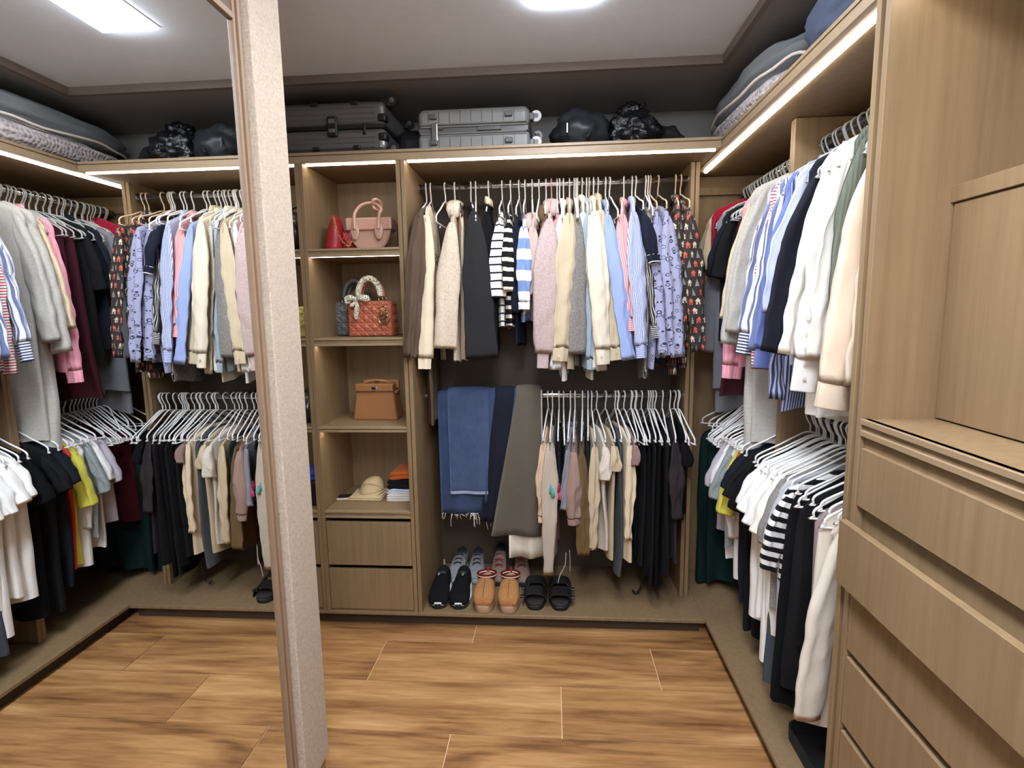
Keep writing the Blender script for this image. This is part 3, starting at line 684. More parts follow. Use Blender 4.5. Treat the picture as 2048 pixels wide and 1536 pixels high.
# lower back rail: folded trousers
def draped(name, label, x0, x1, zf, zr, m, yoff=0, hemm=None, th=.012, lean=0, cat='trousers', fray=False, zt=None, wob=.006, rx=0):
    """cloth folded over the lower rail: front drop to zf, rear drop to zr"""
    t = empty(name, ((x0+x1)/2, RY, RZ2), label, cat, 'trousers folded over the lower back rail')
    r = .024+yoff; hw = (x1-x0)/2; prof = []
    nz = 18
    for k in range(nz): prof.append((-r-.004, zf+(RZ2-zf)*k/nz))
    for k in range(9): a = PI-PI*k/8; prof.append((r*math.cos(a), RZ2+r*math.sin(a)*1.0))
    for k in range(1, nz+1): prof.append((r+.004, RZ2+(zr-RZ2)*k/nz))
    sd = GN[0]*1.7+x0*13; GN[0] += 1
    NX = 18; V = []; uv = []
    L = 0; Ls = [0]
    for k in range(1, len(prof)): L += math.dist(prof[k], prof[k-1]); Ls.append(L)
    for side_ in (0, 1):
        for k, (y, z) in enumerate(prof):
            k0, k1 = max(0, k-1), min(len(prof)-1, k+1)
            dy, dz = prof[k1][0]-prof[k0][0], prof[k1][1]-prof[k0][1]; q = math.hypot(dy, dz); ny, nz_ = -dz/q, dy/q
            for i in range(NX+1):
                u = i/NX; fr_ = max(0, (RZ2-z))/.6
                s = -hw+2*hw*u+lean*fr_+fr_*rx*(u-.5)*(-1 if y > 0 else 1)
                edge = math.sin(PI*u)**.3
                wv = wob*fr_*(math.sin(u*9+sd+z*2)+fbm(u*3, z*4, sd))
                o_ = (th*.5*edge*(1 if side_ else -1))
                V.append(Vector((s, y+ny*o_*1.0-wv, z-RZ2+nz_*o_))); uv.append((s*1.0+.4*side_, Ls[k]))
    n1 = (NX+1); tot = len(prof)*n1; F = []
    for side_ in (0, 1):
        for k in range(len(prof)-1):
            for i in range(NX): F.append((side_*tot+k*n1+i, side_*tot+k*n1+i+1, side_*tot+(k+1)*n1+i+1, side_*tot+(k+1)*n1+i)[::1 if side_ else -1])
    for k in range(len(prof)-1):
        for i in (0, NX): F.append((k*n1+i, (k+1)*n1+i, tot+(k+1)*n1+i, tot+k*n1+i))
    for k in (0, len(prof)-1):
        for i in range(NX): F.append((k*n1+i, k*n1+i+1, tot+k*n1+i+1, tot+k*n1+i))
    link('folded_cloth', mesh(V, F, uv), m, t, smooth=True)
    if hemm:
        y = -r-.004
        V = []; 
        for z in (zf-.001, zf+.016):
            for i in range(NX+1):
                u = i/NX; s = -hw+2*hw*u+lean*(RZ2-zf)/.6+(RZ2-zf)/.6*rx*(u-.5); wv = wob*(RZ2-zf)/.6*(math.sin(u*9+sd+z*2)+fbm(u*3, z*4, sd))
                V.append(Vector((s, y-th*.5*math.sin(PI*u)**.3-wv-.0012, z-RZ2)))
        link('hem_stitching', mesh(V, [(i, i+1, NX+2+i, NX+1+i) for i in range(NX)]), hemm, t)
    if fray:
        V, F = [], []; rr = random.Random(3)
        for k in range(34):
            s = -hw+2*hw*rr.random(); z0 = zf-RZ2+.004; ln = rr.uniform(.015, .04) if k % 5 else rr.uniform(.06, .095); y = -r-.006
            dx = rr.uniform(-.05, .05)*(2 if k % 4 == 0 else .5)
            tube_into(V, F, spline([(s, y, z0), (s+dx*.5, y-.006, z0-ln*.45), (s+dx*.6+rr.uniform(-.008, .008), y-.002, z0-ln)], 3), [.0016]*6+[.0008], 4)
        o = link('frayed_threads', mesh(V, F), c('thread', (208, 204, 196)), t); o['kind'] = 'stuff'
    return t
JEAN = c('blue_jeans', (48, 62, 90), 'denim', (80, 98, 128)); JEAN2 = c('mid_blue_jeans', (58, 74, 104), 'denim', (98, 114, 142)); INK = c('ink_denim', (26, 28, 40), 'denim', (40, 44, 58)); INK2 = c('dark_navy_denim', (34, 38, 56), 'denim', (44, 50, 70)); OLIVE = c('olive_grey', (98, 92, 80)); STI = c('stitching', (150, 164, 188))
LINEN = c('white_linen', (222, 216, 200)); WINE = c('wine', (72, 22, 30))
zz = lambda v, y=.22: at(940, v, 1, y).z
draped('jeans', 'blue jeans with a frayed hem, lowest hanging', -1.355, -1.075, zz(1030), .62, JEAN, yoff=.0, fray=True, th=.014)
draped('jeans', 'mid-blue jeans with stitched hem folded in front of the frayed pair', -1.300, -1.075, zz(990, .2), .75, JEAN2, yoff=.018, hemm=STI, th=.014, rx=-.01)
draped('jeans', 'narrow blue jeans right of the stitched pair', -1.105, -1.045, zz(1010, .2), .75, JEAN, yoff=.012, lean=-.02, th=.014)
draped('jeans', 'dark jeans with a wine-red edge', -1.068, -1.005, zz(1000), .75, WINE, yoff=.006, lean=-.05, th=.012)
draped('jeans', 'ink-black jeans leaning left beside the grey trousers', -1.045, -.945, zz(1045, .2), .7, INK, yoff=.02, lean=-.085, th=.014)
draped('jeans', 'short blue denim piece with white stitched hem', -.985, -.925, zz(882), .8, JEAN, yoff=.012, hemm=STI, th=.012)
draped('trousers', 'wide olive-grey trousers over the lower back rail', -.935, -.807, zz(1072, .2), .55, OLIVE, yoff=.026, th=.016, lean=-.055, rx=.12, wob=.009)
draped('trousers', 'white linen trousers showing below the olive-grey ones', -.985, -.80, zz(1112, .24), .5, LINEN, yoff=.006, th=.012, lean=-.0, rx=.0, wob=.008)

# lower back rail: hanging clothes
PEACH = c('peach_knit', (206, 176, 148)); CROCH = c('crochet_cream', (196, 184, 166), 'crochet', p=.009); TEAL = c('dark_teal_print', (22, 34, 36), 'dots', (150, 60, 80)); CHAM = c('grey_chambray', (120, 120, 130), 'denim', (150, 150, 158)); PBR = c('pink_brown', (150, 124, 112)); OLB = c('olive_brown', (104, 82, 52))
DGR = c('dark_green', (34, 44, 42)); BGE = c('beige_linen', (190, 172, 142)); LGREY = c('light_heather', (190, 180, 164), 'heather', (214, 206, 192)); SLATE = c('slate_grey', (74, 76, 78)); CRM = c('cream_satin', (214, 196, 166), rough=.5, sheen=0); MV = c('mauve_brown', (134, 108, 102)); PLUM = c('plum_black', (46, 40, 42)); JET = c('jet_black', (10, 10, 12)); GRN = c('bottle_green', (16, 38, 36))
def low(hu, sh, bot, m, label, **k): k.setdefault('phi', .3); return back(hu, sh, bot, m, label, low=True, **k)
LP = dict(rear=False, neckw=.08)
low(1096, (1086, 886), (1076, 1092, 1045), PEACH, 'peach knit cardigan, leftmost hanging garment on the lower back rail', tz=1040, name='cardigan', cat='cardigan', cuff=.03, tf=.9)
low(1105, (1100, 884), (1087, 1107, 1150), CROCH, 'cream open-work crochet cardigan hanging very low', dy=-.02, tz=1120, name='cardigan', cat='cardigan', folds=.7, sl=dict(top=.05, th=.016))
low(1118, (1116, 888), None, TEAL, 'dark teal printed blouse with small coloured tassels', dy=.0, tz=1010, name='blouse', cat='blouse')
low(1141, (1136, 898), (1123, 1134, 1020), CHAM, 'grey chambray shirt slipping off its hanger, collar folded out', dy=-.01, tz=1000, collar=True, tf=.8, sl=dict(top=.03))
low(1150, (1147, 902), (1135, 1162, 1050), PBR, 'pinkish brown blouse with gathered cuffs', dy=-.02, tz=1000, name='blouse', cat='blouse', cuff=.03, sl=dict(top=.045, th=.02))
low(1165, (1163, 905), (1155, 1176, 1112), OLB, 'olive-brown long trousers on a hanger', dy=.0, tz=1105, name='trousers', cat='trousers', tf=.95)
low(1176, (1176, 900), None, DGR, 'dark green top beside the beige one', dy=.01, tz=1000, name='camisole', cat='top', **LP)
low(1183, (1190, 892), (1180, 1192, 1100), BGE, 'beige linen top with long hanging ties', dy=-.01, tz=1080, name='blouse', cat='blouse', sl=dict(top=.035))
low(1193, (1212, 892), (1202, 1218, 962), LGREY, 'light heather sleeveless top with a folded armhole', dy=-.03, tz=1090, name='tank_top', cat='top', tf=.93, folds=1.3, sl=dict(top=.045, th=.02), rear=False)
low(1211, (1230, 890), (1220, 1240, 945), BGE, 'beige sleeveless dress right of the heather top', dy=-.01, tz=1110, name='dress', cat='dress', tf=1.0, rear=False, sl=dict(top=.045))
low(1230, (1243, 892), None, SLATE, 'slate-grey trousers hanging lowest in the middle', dy=-.02, tz=1140, name='trousers', cat='trousers', tf=.98, **LP)
low(1235, (1262, 888), (1250, 1262, 1080), CRM, 'cream satin trousers left of the black clothes', dy=-.03, tz=1105, name='trousers', cat='trousers', tf=1.02, sl=dict(top=.035), rear=False)
low(1248, (1272, 888), (1268, 1277, 932), MV, 'mauve-brown camisole with a wide strap', dy=-.03, tz=1000, name='camisole', cat='top', sl=dict(top=.03), rear=False)
for i, (hu, su, tz) in enumerate(((1262, 1276, 1100), (1272, 1290, 1120), (1283, 1300, 1135), (1296, 1312, 1150), (1305, 1322, 1160), (1325, 1337, 1140))):
    low(hu, (su, 893), None, (JET, BLK2)[i % 2], ('first long black garment from the left on the lower back rail', 'second long black garment from the left on the lower back rail', 'third long black garment from the left on the lower back rail', 'fourth long black garment from the left on the lower back rail', 'fifth long black garment from the left on the lower back rail', 'sixth long black garment, left of the plum-black one')[i], dy=-.01-.006*i, tz=tz, name='dress', cat='dress', tf=1.0, folds=1.2, **LP)
low(1340, (1352, 882), (1346, 1366, 1040), PLUM, 'plum-black long garment near the right upright of the lower back rail', dy=-.03, tz=1110, name='dress', cat='dress', tf=1.05, sl=dict(top=.05), rear=False)
low(1356, (1372, 884), (1366, 1386, 935), JET, 'black short-sleeved top, last on the lower back rail', dy=-.02, tz=1020, name='tee', cat='top', sl=dict(top=.06))
for hu, a in ((1127, .0), (1236, .28), (1263, .3), (1270, .25), (1300, .22), (1310, .30), (1349, .25), (1357, .32)):
    hanger('B', at(hu, 790, 1, RY).x, a*.6, 'bare white plastic hanger on the lower back rail', 'white', .2, True, HG['L'])

# right wardrobe
def right(y0, sz, bot, m, label, fx=.065, tz=None, low=False, name='shirt', cat='shirt', hc='grey', hy=0, dyb=0, hang=True, th=.012, top=None, **k):
    """y0: distance along the rail; sz: shoulder height; bot = (xa, xb, z) of the front sleeve end"""
    F_ = Vector((fx, y0, sz)); sl = None
    if bot: sl = dict(a=Vector((bot[0], y0+dyb-.012, bot[2])), b=Vector((bot[1], y0+dyb+.012, bot[2])), th=th); 
    if bot and top: sl['top'] = top
    t = garment(name, label, 'clothes on the %s rail of the right wardrobe' % ('lower' if low else 'upper'), 'R', y0+hy, low, F_, k.pop('nz', None), m, cat, tz if tz else bot[2], sleeve=sl, wr=.19, **k)
    if hang: hang_for('R', y0+hy, F_, hlabel(hc if hc != 'ivory' else 'off-white', label), hc, low, HG['RL' if low else 'RU'], half=min(.205, Vector((F_.x-RX, hy, 0)).length-.002))
    return t
GB = c('beige_grey', (176, 166, 146)); CRIM = c('crimson', (150, 28, 52)); GREY2 = c('mid_grey', (122, 124, 130)); PINK = c('pink_shirt', (224, 148, 164), 'vstripe', (232, 166, 180), .012, .4); KNIT = c('cream_knit', (228, 206, 172), 'knit', p=.009); COATG = c('pale_grey_wool', (168, 164, 156), 'heather', (186, 182, 172))
BWS = c('blue_wide_stripe', (228, 230, 236), 'wstripe', (112, 122, 156), .036, .42); BWT = c('navy_cuff_stripe', (220, 224, 232), 'hstripe', (56, 62, 90), .012, .5); RWS = c('red_stripe', (238, 232, 228), 'hstripe', (178, 60, 66), .012, .4); ROYAL = c('royal_periwinkle', (104, 118, 174)); LAVB = c('pale_lavender', (184, 190, 210)); INKN = c('ink_navy', (30, 31, 40))
WSH = c('white_shirt', (236, 232, 226)); WSH2 = c('white_shirt_ivory', (232, 226, 214)); OLC = c('olive_corduroy', (102, 108, 94), 'cord', p=.007); SAND = c('sand_canvas', (216, 196, 172), 'plain', bs=.7)
WINE2 = c('burgundy', (62, 24, 34)); LTG = c('light_grey_jersey', (168, 168, 172), 'heather', (190, 190, 192)); YEL = c('acid_yellow', (214, 208, 84)); ORR = c('orange_red', (196, 62, 48)); GT = c('grey_green_tee', (128, 136, 136), 'heather', (152, 158, 158)); NV2 = c('midnight', (24, 28, 36)); BW = c('black_white_stripe', (232, 230, 226), 'hstripe', (16, 16, 18), .036, .5)
MAUV2 = c('dusty_mauve', (140, 124, 122)); CRP = c('cream_sweatpant', (214, 204, 188)); LAVG = c('lavender_grey', (176, 168, 176)); SLT = c('slate_blue', (70, 78, 84)); COLG = c('collar_grey', (150, 150, 154))

right(.45, 2.07, (.04, .095, 1.83), GB, 'beige-grey shirt, furthest in the corner on the upper right rail', tz=1.5, th=.010)
right(.40, 2.08, (.06, .11, 1.80), CREAM2, 'cream shirt behind the crimson one in the corner', tz=1.5)
right(.35, 2.09, (.07, .13, 1.95), CRIM, 'crimson top with only its shoulder showing in the corner', tz=1.6, name='top', cat='top')
right(.25, 2.05, (.01, .08, 1.385), GREY2, 'mid-grey long-sleeved shirt hanging lower than the navy tee', tz=1.2)
right(.30, 2.05, None, c('pale_grey_cotton', (120, 120, 124)), 'pale grey long top in the dark corner', tz=1.08, name='top', cat='top', fx=.09, rear=False)
right(.17, 2.05, (-.01, .10, 1.75), NV2, 'navy short-sleeved shirt on the upper right rail', tz=1.45, collar=True, th=.02)
right(.10, 2.05, (.0, .10, 1.74), BLK2, 'black short-sleeved blouse beside the navy shirt', tz=1.40, th=.02)
right(.03, 2.04, None, WINE2, 'long burgundy dress on the upper right rail', tz=1.19, name='dress', cat='dress', fx=.10, tf=1.35, thick=.028, folds=1.2)
right(-.03, 2.04, (.10, .16, 1.6), WINE2, 'burgundy cardigan over the long burgundy dress', tz=1.40, name='cardigan', cat='cardigan', fx=.09)
right(-.10, 2.055, (.0, .10, 1.30), PINK, 'pink striped shirt hanging below the cream knit', tz=1.36, collar=True, cuff=.06, th=.018)
right(-.145, 2.055, (-.03, .045, 1.555), KNIT, 'cream ribbed knit sweater', tz=1.50, name='sweater', cat='sweater', th=.016, folds=.5)
right(-.185, 2.08, (-.04, .075, 1.45), COATG, 'pale grey wool coat reaching far below its neighbours, front one', tz=.97, name='coat', cat='coat', tf=.92, tb=1.1, thick=.036, th=.026, folds=.7, top=.07)
right(-.235, 2.08, (-.03, .06, 1.50), COATG, 'pale grey wool coat, second of the two, right against the upright', tz=1.03, name='coat', cat='coat', tf=.85, thick=.022, th=.022, folds=.7, top=.06)
right(-.37, 2.055, (-.03, .04, 1.43), BWS, 'blue and white striped shirt with a dark striped cuff', tz=1.38, collar=True, cuff=.085, cuff_m=BWT, th=.016, top=.07)
right(-.40, 2.05, (.02, .09, 1.37), RWS, 'red and white striped shirt showing at the back of the blue striped ones', tz=1.40)
right(-.45, 2.055, (-.01, .08, 1.44), BWS, 'second blue and white striped shirt in front of the periwinkle one', tz=1.30, collar=True, th=.014, top=.075)
right(-.53, 2.055, (-.025, .10, 1.39), ROYAL, 'royal periwinkle blue shirt with wide cuff', tz=1.34, collar=True, cuff=.07, th=.016, top=.07)
right(-.57, 2.05, (.03, .09, 1.28), c('navy_pinstripe', (60, 66, 100), 'vstripe', (170, 176, 200), .011, .45), 'navy pinstripe blouse hem below the blue shirts', tz=1.24, tb=.3, name='blouse', cat='blouse')
right(-.61, 2.055, (-.03, .07, 1.58), LAVB, 'pale lavender-blue shirt left of the ink-navy blazer', tz=1.42, collar=True, th=.012)
right(-.70, 2.055, (-.068, .035, 1.455), INKN, 'ink-navy blazer with wide sleeve', tz=1.40, name='blazer', cat='jacket', cuff=.001, th=.02, top=.075, folds=.5)
right(-.775, 2.05, (-.035, .04, 1.455), WSH2, 'ivory white blouse right of the ink-navy blazer', tz=1.25, th=.014, collar=True)
right(-.84, 2.06, (-.02, .06, 1.355), WSH, 'white shirt with a buttoned placket and hanging cuff', tz=1.26, collar=True, cuff=.10, th=.018)
right(-.89, 2.06, (.0, .07, 1.45), WSH2, 'ivory shirt behind the white one', tz=1.35, collar=True)
right(-.955, 2.07, (.02, .09, 1.60), OLC, 'olive corduroy jacket left of the sand-coloured one', tz=1.36, name='jacket', cat='jacket', th=.018, folds=.5)
right(-1.04, 2.045, (-.045, .065, 1.335), SAND, 'sand-coloured canvas jacket next to the cabinet side', tz=1.27, tf=.9, name='jacket', cat='jacket', cuff=.07, th=.026, top=.08, folds=.4)
right(-1.10, 2.05, (.0, .08, 1.40), BEIGE, 'beige coat squeezed against the drawer cabinet side', tz=1.24, name='coat', cat='coat')
for y, a in [(.44-.037*i, .05*math.sin(i*2.3)) for i in range(19)]: hanger('R', y, a+.04, 'grey hanger in the packed row on the far upper right rail', 'grey' if True else 'ivory', .185, False, HG['RU'], half=.19)
for y, a in [(-.47, .05), (-.52, .0), (-.66, .03), (-.735, -.04), (-.80, .03), (-.865, -.03), (-.92, .05), (-.99, -.02), (-1.07, 0)]: hanger('R', y, a, 'grey hanger on the near upper right rail', 'grey', .185, False, HG['RU'], half=.19)

def rlow(*a, **k): k.setdefault('hc', 'white'); return right(*a, low=True, **k)
rlow(.40, .93, None, GRN, 'long bottle-green dress hanging in the far corner', tz=.10, name='dress', cat='dress', fx=.06, tf=1.05, thick=.045, folds=1.8)
rlow(.33, .93, None, GRN, 'second bottle-green skirt beside the long dress', tz=.14, name='skirt', cat='skirt', fx=.08, tf=1.0, thick=.045, folds=1.8)
rlow(.28, .95, None, WINE, 'dark red dress deep in the corner', tz=.45, name='dress', cat='dress', fx=.12)
rlow(.04, .965, (-.02, .05, .75), LAVG, 'lavender-grey tee on the far lower right rail', tz=.52, name='tee', cat='top', fx=.05, th=.02)
rlow(-.01, .97, (-.01, .06, .77), WHT, 'white tee with long hem left of the grey tee', tz=.40, name='tee', cat='top', fx=.05, th=.02, tf=.85)
rlow(-.055, .975, (-.02, .06, .72), GT, 'grey-green tee beside the yellow one', tz=.5, name='tee', cat='top', fx=.05, th=.02)
rlow(-.095, .975, (.06, .11, .55), WHT, 'long white tunic hanging behind the yellow sleeve', tz=.36, name='tunic', cat='top', fx=.06, tf=.82, thick=.03)
rlow(-.135, .975, (-.005, .075, .68), YEL, 'acid yellow tee with drooping sleeve', tz=.38, name='tee', cat='top', fx=.055, th=.026, tf=.75)
rlow(-.17, .98, None, ORR, 'orange-red tee edge between the yellow and navy tees', tz=.36, name='tee', cat='top', fx=.055, tf=.8)
rlow(-.22, .985, (-.03, .07, .82), NV2, 'navy tee with a grey collar', tz=.30, name='tee', cat='top', fx=.045, th=.03, collar=COLG, tf=.85)
rlow(-.27, .985, (-.04, .08, .80), BLK2, 'black tee with a pale grey collar', tz=.22, name='tee', cat='top', fx=.045, th=.03, collar=COLG, tf=.85, thick=.03)
rlow(-.37, .985, (-.04, .09, .78), JET, 'wide-sleeved black top in front of the white tees', tz=.24, name='top', cat='top', fx=.045, th=.035, tf=.8, thick=.035, top=.08)
for i, (y, xa, z, tz, mm, lb) in enumerate(((-.44, -.04, .83, .36, WHT, 'white tee with wide sleeves, first of the white tees'), (-.49, -.05, .82, .40, WSH, 'white tee, second of the white tees'), (-.545, -.04, .79, .27, WHT, 'long white tee hanging lowest of the white tees'), (-.595, -.03, .78, .4, WSH2, 'ivory white tee beside the grey tee'))):
    rlow(y, 1.0, (xa, xa+.10, z), mm, lb, tz=tz, name='tee', cat='top', fx=.04, th=.03, tf=.98, thick=.034)
rlow(-.63, 1.0, (-.01, .06, .76), GREYH, 'dark grey tee right of the white tees', tz=.5, name='tee', cat='top', fx=.04, th=.025)
rlow(-.665, 1.0, (-.01, .07, .74), LTG, 'light grey tee left of the striped top', tz=.5, name='tee', cat='top', fx=.04, th=.025)
rlow(-.70, .99, (-.03, .03, .70), BW, 'black and white striped top', tz=.66, name='top', cat='top', fx=.035, th=.02, top=.06)
rlow(-.60, .98, None, SLT, 'slate-blue long trousers below the white tees', tz=.20, name='trousers', cat='trousers', fx=.06, tf=1.05, thick=.022)
rlow(-.745, .98, None, JET, 'long black velvet dress reaching almost to the base board', tz=.24, name='dress', cat='dress', fx=.05, tf=1.18, thick=.04, folds=.9)
rlow(-.80, .98, None, BLK2, 'black dress between the long velvet dress and the mauve one', tz=.31, name='dress', cat='dress', fx=.05, tf=1.1, thick=.03)
rlow(-.85, .98, None, JET, 'shorter black dress beside the mauve one', tz=.50, name='dress', cat='dress', fx=.045, tf=1.0, thick=.03)
rlow(-.90, .98, None, MAUV2, 'dusty mauve dress left of the cream trousers', tz=.52, name='dress', cat='dress', fx=.05, tf=1.0, thick=.02)
rlow(-.95, .985, None, CRP, 'cream sweatpants, further of the pair', tz=.33, name='sweatpants', cat='trousers', fx=.04, tf=1.06, thick=.018, folds=.5)
rlow(-1.00, .985, (-.028, .06, .375), CRP, 'cream sweatpants hanging in front beside the drawer cabinet', tz=.37, name='sweatpants', cat='trousers', fx=.045, tf=.7, thick=.02, th=.02, top=.055, folds=.6)
rlow(-1.07, .985, None, c('pale_pink_beige', (204, 184, 168)), 'pale pink-beige trousers against the cabinet side', tz=.50, name='trousers', cat='trousers', fx=.07, tf=.95, thick=.02)
for i in range(8): hanger('R', .245-.024*i, .04*math.sin(i*1.9), 'bare white hanger in the bundle on the far lower right rail', 'white', .235, True, 'bare white hangers bundled on the far lower right rail', half=.215)
for i, (y, a) in enumerate(((.34, .5), (.31, .62), (.36, .40))): hanger('R', y, a, 'white hanger turned sideways in the far corner of the right wardrobe', 'white', .17+.015*i, True, 'turned white hangers in the far corner')
for i in range(4): hanger('R', -.42-.055*i, .05*math.sin(i*2.1), 'white hanger above the white tees on the near lower right rail', 'white', .185, True, HG['RN'], half=.215)
for i in range(3): hanger('R', -.80-.085*i, .06*math.sin(i*1.7), 'white hanger above the dresses on the near lower right rail', 'white', .21, True, HG['RN'], half=.225)
#PART3
# ---------------------------------------------------------------- things on the canopy shelves
def rbox(x0, x1, y0, y1, z0, z1, bev, seg=4):
    bm = bmesh.new(); bx(bm, x0, x1, y0, y1, z0, z1, bev=bev, seg=seg); return bm_mesh(bm)
def wheel(par, m, loc, r, wd, axis='y', spokes=0, hub=None):
    me = disc_mesh(r, wd, 28, .003); o = link('wheel', me, m, par, loc, (PI/2, 0, 0) if axis == 'y' else (0, PI/2, 0), smooth=False)
    o2 = link('hub', disc_mesh(r*.45, wd+.004, 18, .001), hub or m, o)
    return o
ALU = plain('black_ribbed_shell', (116, 113, 111), .34, .55, nscale=8); BP = plain('black_plastic', (20, 20, 22), .4)
t = empty('suitcase', (-1.86, .27, ZT), 'black ribbed metal-look suitcase lying flat, next to the fabric panel', 'suitcase')
H = .238; hx = .345
sh = link('lower_shell', rbox(-hx, hx, -.215, .215, .012, .118, .028, 4), ALU, t, smooth=False)
sh2 = link('upper_shell', rbox(-hx, hx, -.215, .215, .128, H, .028, 4), ALU, t)
box('frame_seam', (-hx+.004, hx-.004, -.210, .210, .116, .130), BP, t)
box('base_band', (-hx+.02, hx-.02, -.205, .205, .0, .014), BP, t)
for z in (.030, .052, .074, .102, .140, .158, .180, .204):
    par = sh if z < .12 else sh2
    V, F = [], []; tube_into(V, F, [(-hx+.03, -.2142, z), (hx-.05, -.2142, z)], .0038, 6)
    link('rib', mesh(V, F), ALU, par)
for z in (.030, .226):
    for x in (.01, .205, -.2): link('foot_bump', rbox(x-.018, x+.018, -.226, -.212, z-.009, z+.009, .006, 2), BP, sh if z < .1 else sh2)
for x in (.095, -.25):
    l = link('latch', rbox(x-.026, x+.026, -.232, -.212, .078, .170, .010, 3), BP, t)
    link('latch_tab', rbox(x-.015, x+.015, -.238, -.230, .094, .112, .004, 2), ALU, l); link('latch_tab', rbox(x-.015, x+.015, -.238, -.230, .134, .156, .004, 2), ALU, l)
bm = bmesh.new(); bx(bm, .238, .254, -.224, -.212, .085, .135, bev=.004); link('side_ring', bm_mesh(bm), BP, t)
for z in (.016, H-.010):
    for y in (-.165, .15):
        w_ = wheel(t, BP, (hx+.030, y-.02, z+.014), .026, .018, 'y', hub=STEEL)
        link('wheel_bracket', rbox(hx-.03, hx+.022, y-.03, y+.03, z-.012, z+.022, .006, 2), BP, t)
for z in (.075, .16): link('corner_guard', rbox(hx-.035, hx+.006, -.222, -.17, z-.018, z+.018, .01, 3), BP, t)
GSH = plain('grey_polycarbonate', (124, 123, 119), .45, 0, nscale=6); GTR = plain('grey_plastic_trim', (84, 84, 82), .4); WHW = plain('pale_wheel', (205, 200, 195), .4)
t = empty('suitcase', (-1.105, .27, ZT), 'grey hard-shell suitcase with pale wheels lying flat beside the black one', 'suitcase')
hx = .262; H = .195
a = link('lower_shell', rbox(-hx, hx, -.20, .20, .0, .085, .022, 4), GSH, t); b2 = link('upper_shell', rbox(-hx, hx, -.20, .20, .105, H, .032, 5), GSH, t)
box('zip_band', (-hx+.006, hx-.006, -.196, .196, .083, .107), GTR, t, bev=.002)
for z in (.080, .110, .122, .070):
    V, F = [], []; tube_into(V, F, [(-hx+.015, -.2005, z), (hx-.015, -.2005, z)], .0035, 6); link('rim', mesh(V, F), GSH, a if z < .09 else b2)
for k in range(9):
    x = -.21+k*.05
    link('groove_rib', rbox(x-.0012, x+.0012, -.2022, -.198, .128, .180, .0008, 1), GTR, b2); link('groove_rib', rbox(x-.0012, x+.0012, -.2022, -.198, .012, .062, .0008, 1), GTR, a)
for x in (-.185, .165):
    for z, p_ in ((.155, b2), (.040, a)): link('foot_block', rbox(x-.018, x+.018, -.214, -.199, z-.012, z+.012, .005, 2), GTR, p_)
l = link('zip_lock', rbox(-.195, -.165, -.213, -.199, .045, .125, .004, 2), STEEL, t); link('puller', rbox(-.160, -.140, -.209, -.203, .097, .104, .002, 1), STEEL, l)
box('side_handle', (.02, .13, -.206, -.199, .088, .104), GTR, t)
for z in (.045, .16):
    for y in (-.14, .15): wheel(t, WHW, (hx+.028, y, z), .025, .02, 'y', hub=GTR); link('wheel_bracket', rbox(hx-.02, hx+.02, y-.02, y+.025, z-.02, z+.012, .005, 2), GTR, t)
# third dark bag between suitcases
t = link('backpack', None or rbox(-.09, .09, -.12, .12, 0, .17, .06, 4), plain('black_nylon', (26, 27, 30), .6), None, (-1.44, .36, ZT)); tag(t, 'small black bag squeezed between the two suitcases', 'bag')
t = link('storage_box', rbox(-.10, .10, -.05, .05, 0, .16, .003, 1), plain('brown_cardboard', (128, 96, 76), .8), None, (-1.44, .49, ZT)); tag(t, 'brown box standing behind the black bag on the top shelf', 'box')

def blob(name, label, cat, loc, rx, ry, rz_, m, seed, amp=.16, fr=2.2, crinkle=0, group=None, n=48, bottom=True, parent=None):
    V = []; F = []
    nv = n//2
    for j in range(nv+1):
        ph = PI*j/nv
        for i in range(n):
            th = 2*PI*i/n; d = Vector((math.sin(ph)*math.cos(th), math.sin(ph)*math.sin(th), math.cos(ph)))
            k = 1+amp*noise.noise(d*fr+Vector((seed*5, 0, 0)))+amp*.4*noise.noise(d*fr*3+Vector((0, seed*5, 0)))
            if crinkle:
                q = d*9+Vector((seed, seed, 0)); k += crinkle*(abs(noise.noise(q))*1.0+abs(noise.noise(q*2.3))*.5-.4)
            P = Vector((d.x*rx*k, d.y*ry*k, d.z*rz_*k))
            z = P.z+rz_*.86
            if z < 0: z = 0
            V.append(Vector((P.x, P.y, z)))
    for j in range(nv):
        for i in range(n): F.append((j*n+i, (j+1)*n+i, (j+1)*n+(i+1) % n, j*n+(i+1) % n))
    o = link(name, mesh(V, F), m, parent, loc, smooth=not crinkle or True)
    if label: tag(o, label, cat, group)
    return o
def glossy_black():
    m, nt, b = newmat('black_bin_liner'); b.inputs['Base Color'].default_value = (.008, .009, .011, 1); b.inputs['Roughness'].default_value = .22; b.inputs['Specular IOR Level'].default_value = .7
    tc = nd(nt, 'ShaderNodeTexCoord'); n = noise_n(nt, tc.outputs['Object'], 22, 4, .6, None, 1.5); bump(nt, b, n.outputs[0], .8, .012); return m
GBL = glossy_black(); NYL = plain('dark_grey_nylon', (40, 42, 46), .5, nscale=12, bumps=.4); NYL2 = plain('near_black_canvas', (28, 29, 32), .7, nscale=14, bumps=.4)
t = blob('duffel_bag', None, None, (0, 0, 0), .145, .16, .115, NYL, 3, .22, 2.0); t.location = (-.60, .26, ZT); tag(t, 'slumped dark grey bag with a zip pull, right of the grey suitcase', 'bag')
V, F = [], []; tube_into(V, F, spline([(.02, -.155, .05), (.06, -.12, .12), (.03, -.05, .19), (-.05, -.04, .205)], 6), .006, 6); link('handle_strap', mesh(V, F), NYL2, t, smooth=True)
link('zip_pull', rbox(-.075, -.067, -.166, -.158, .07, .115, .002, 1), STEEL, t)
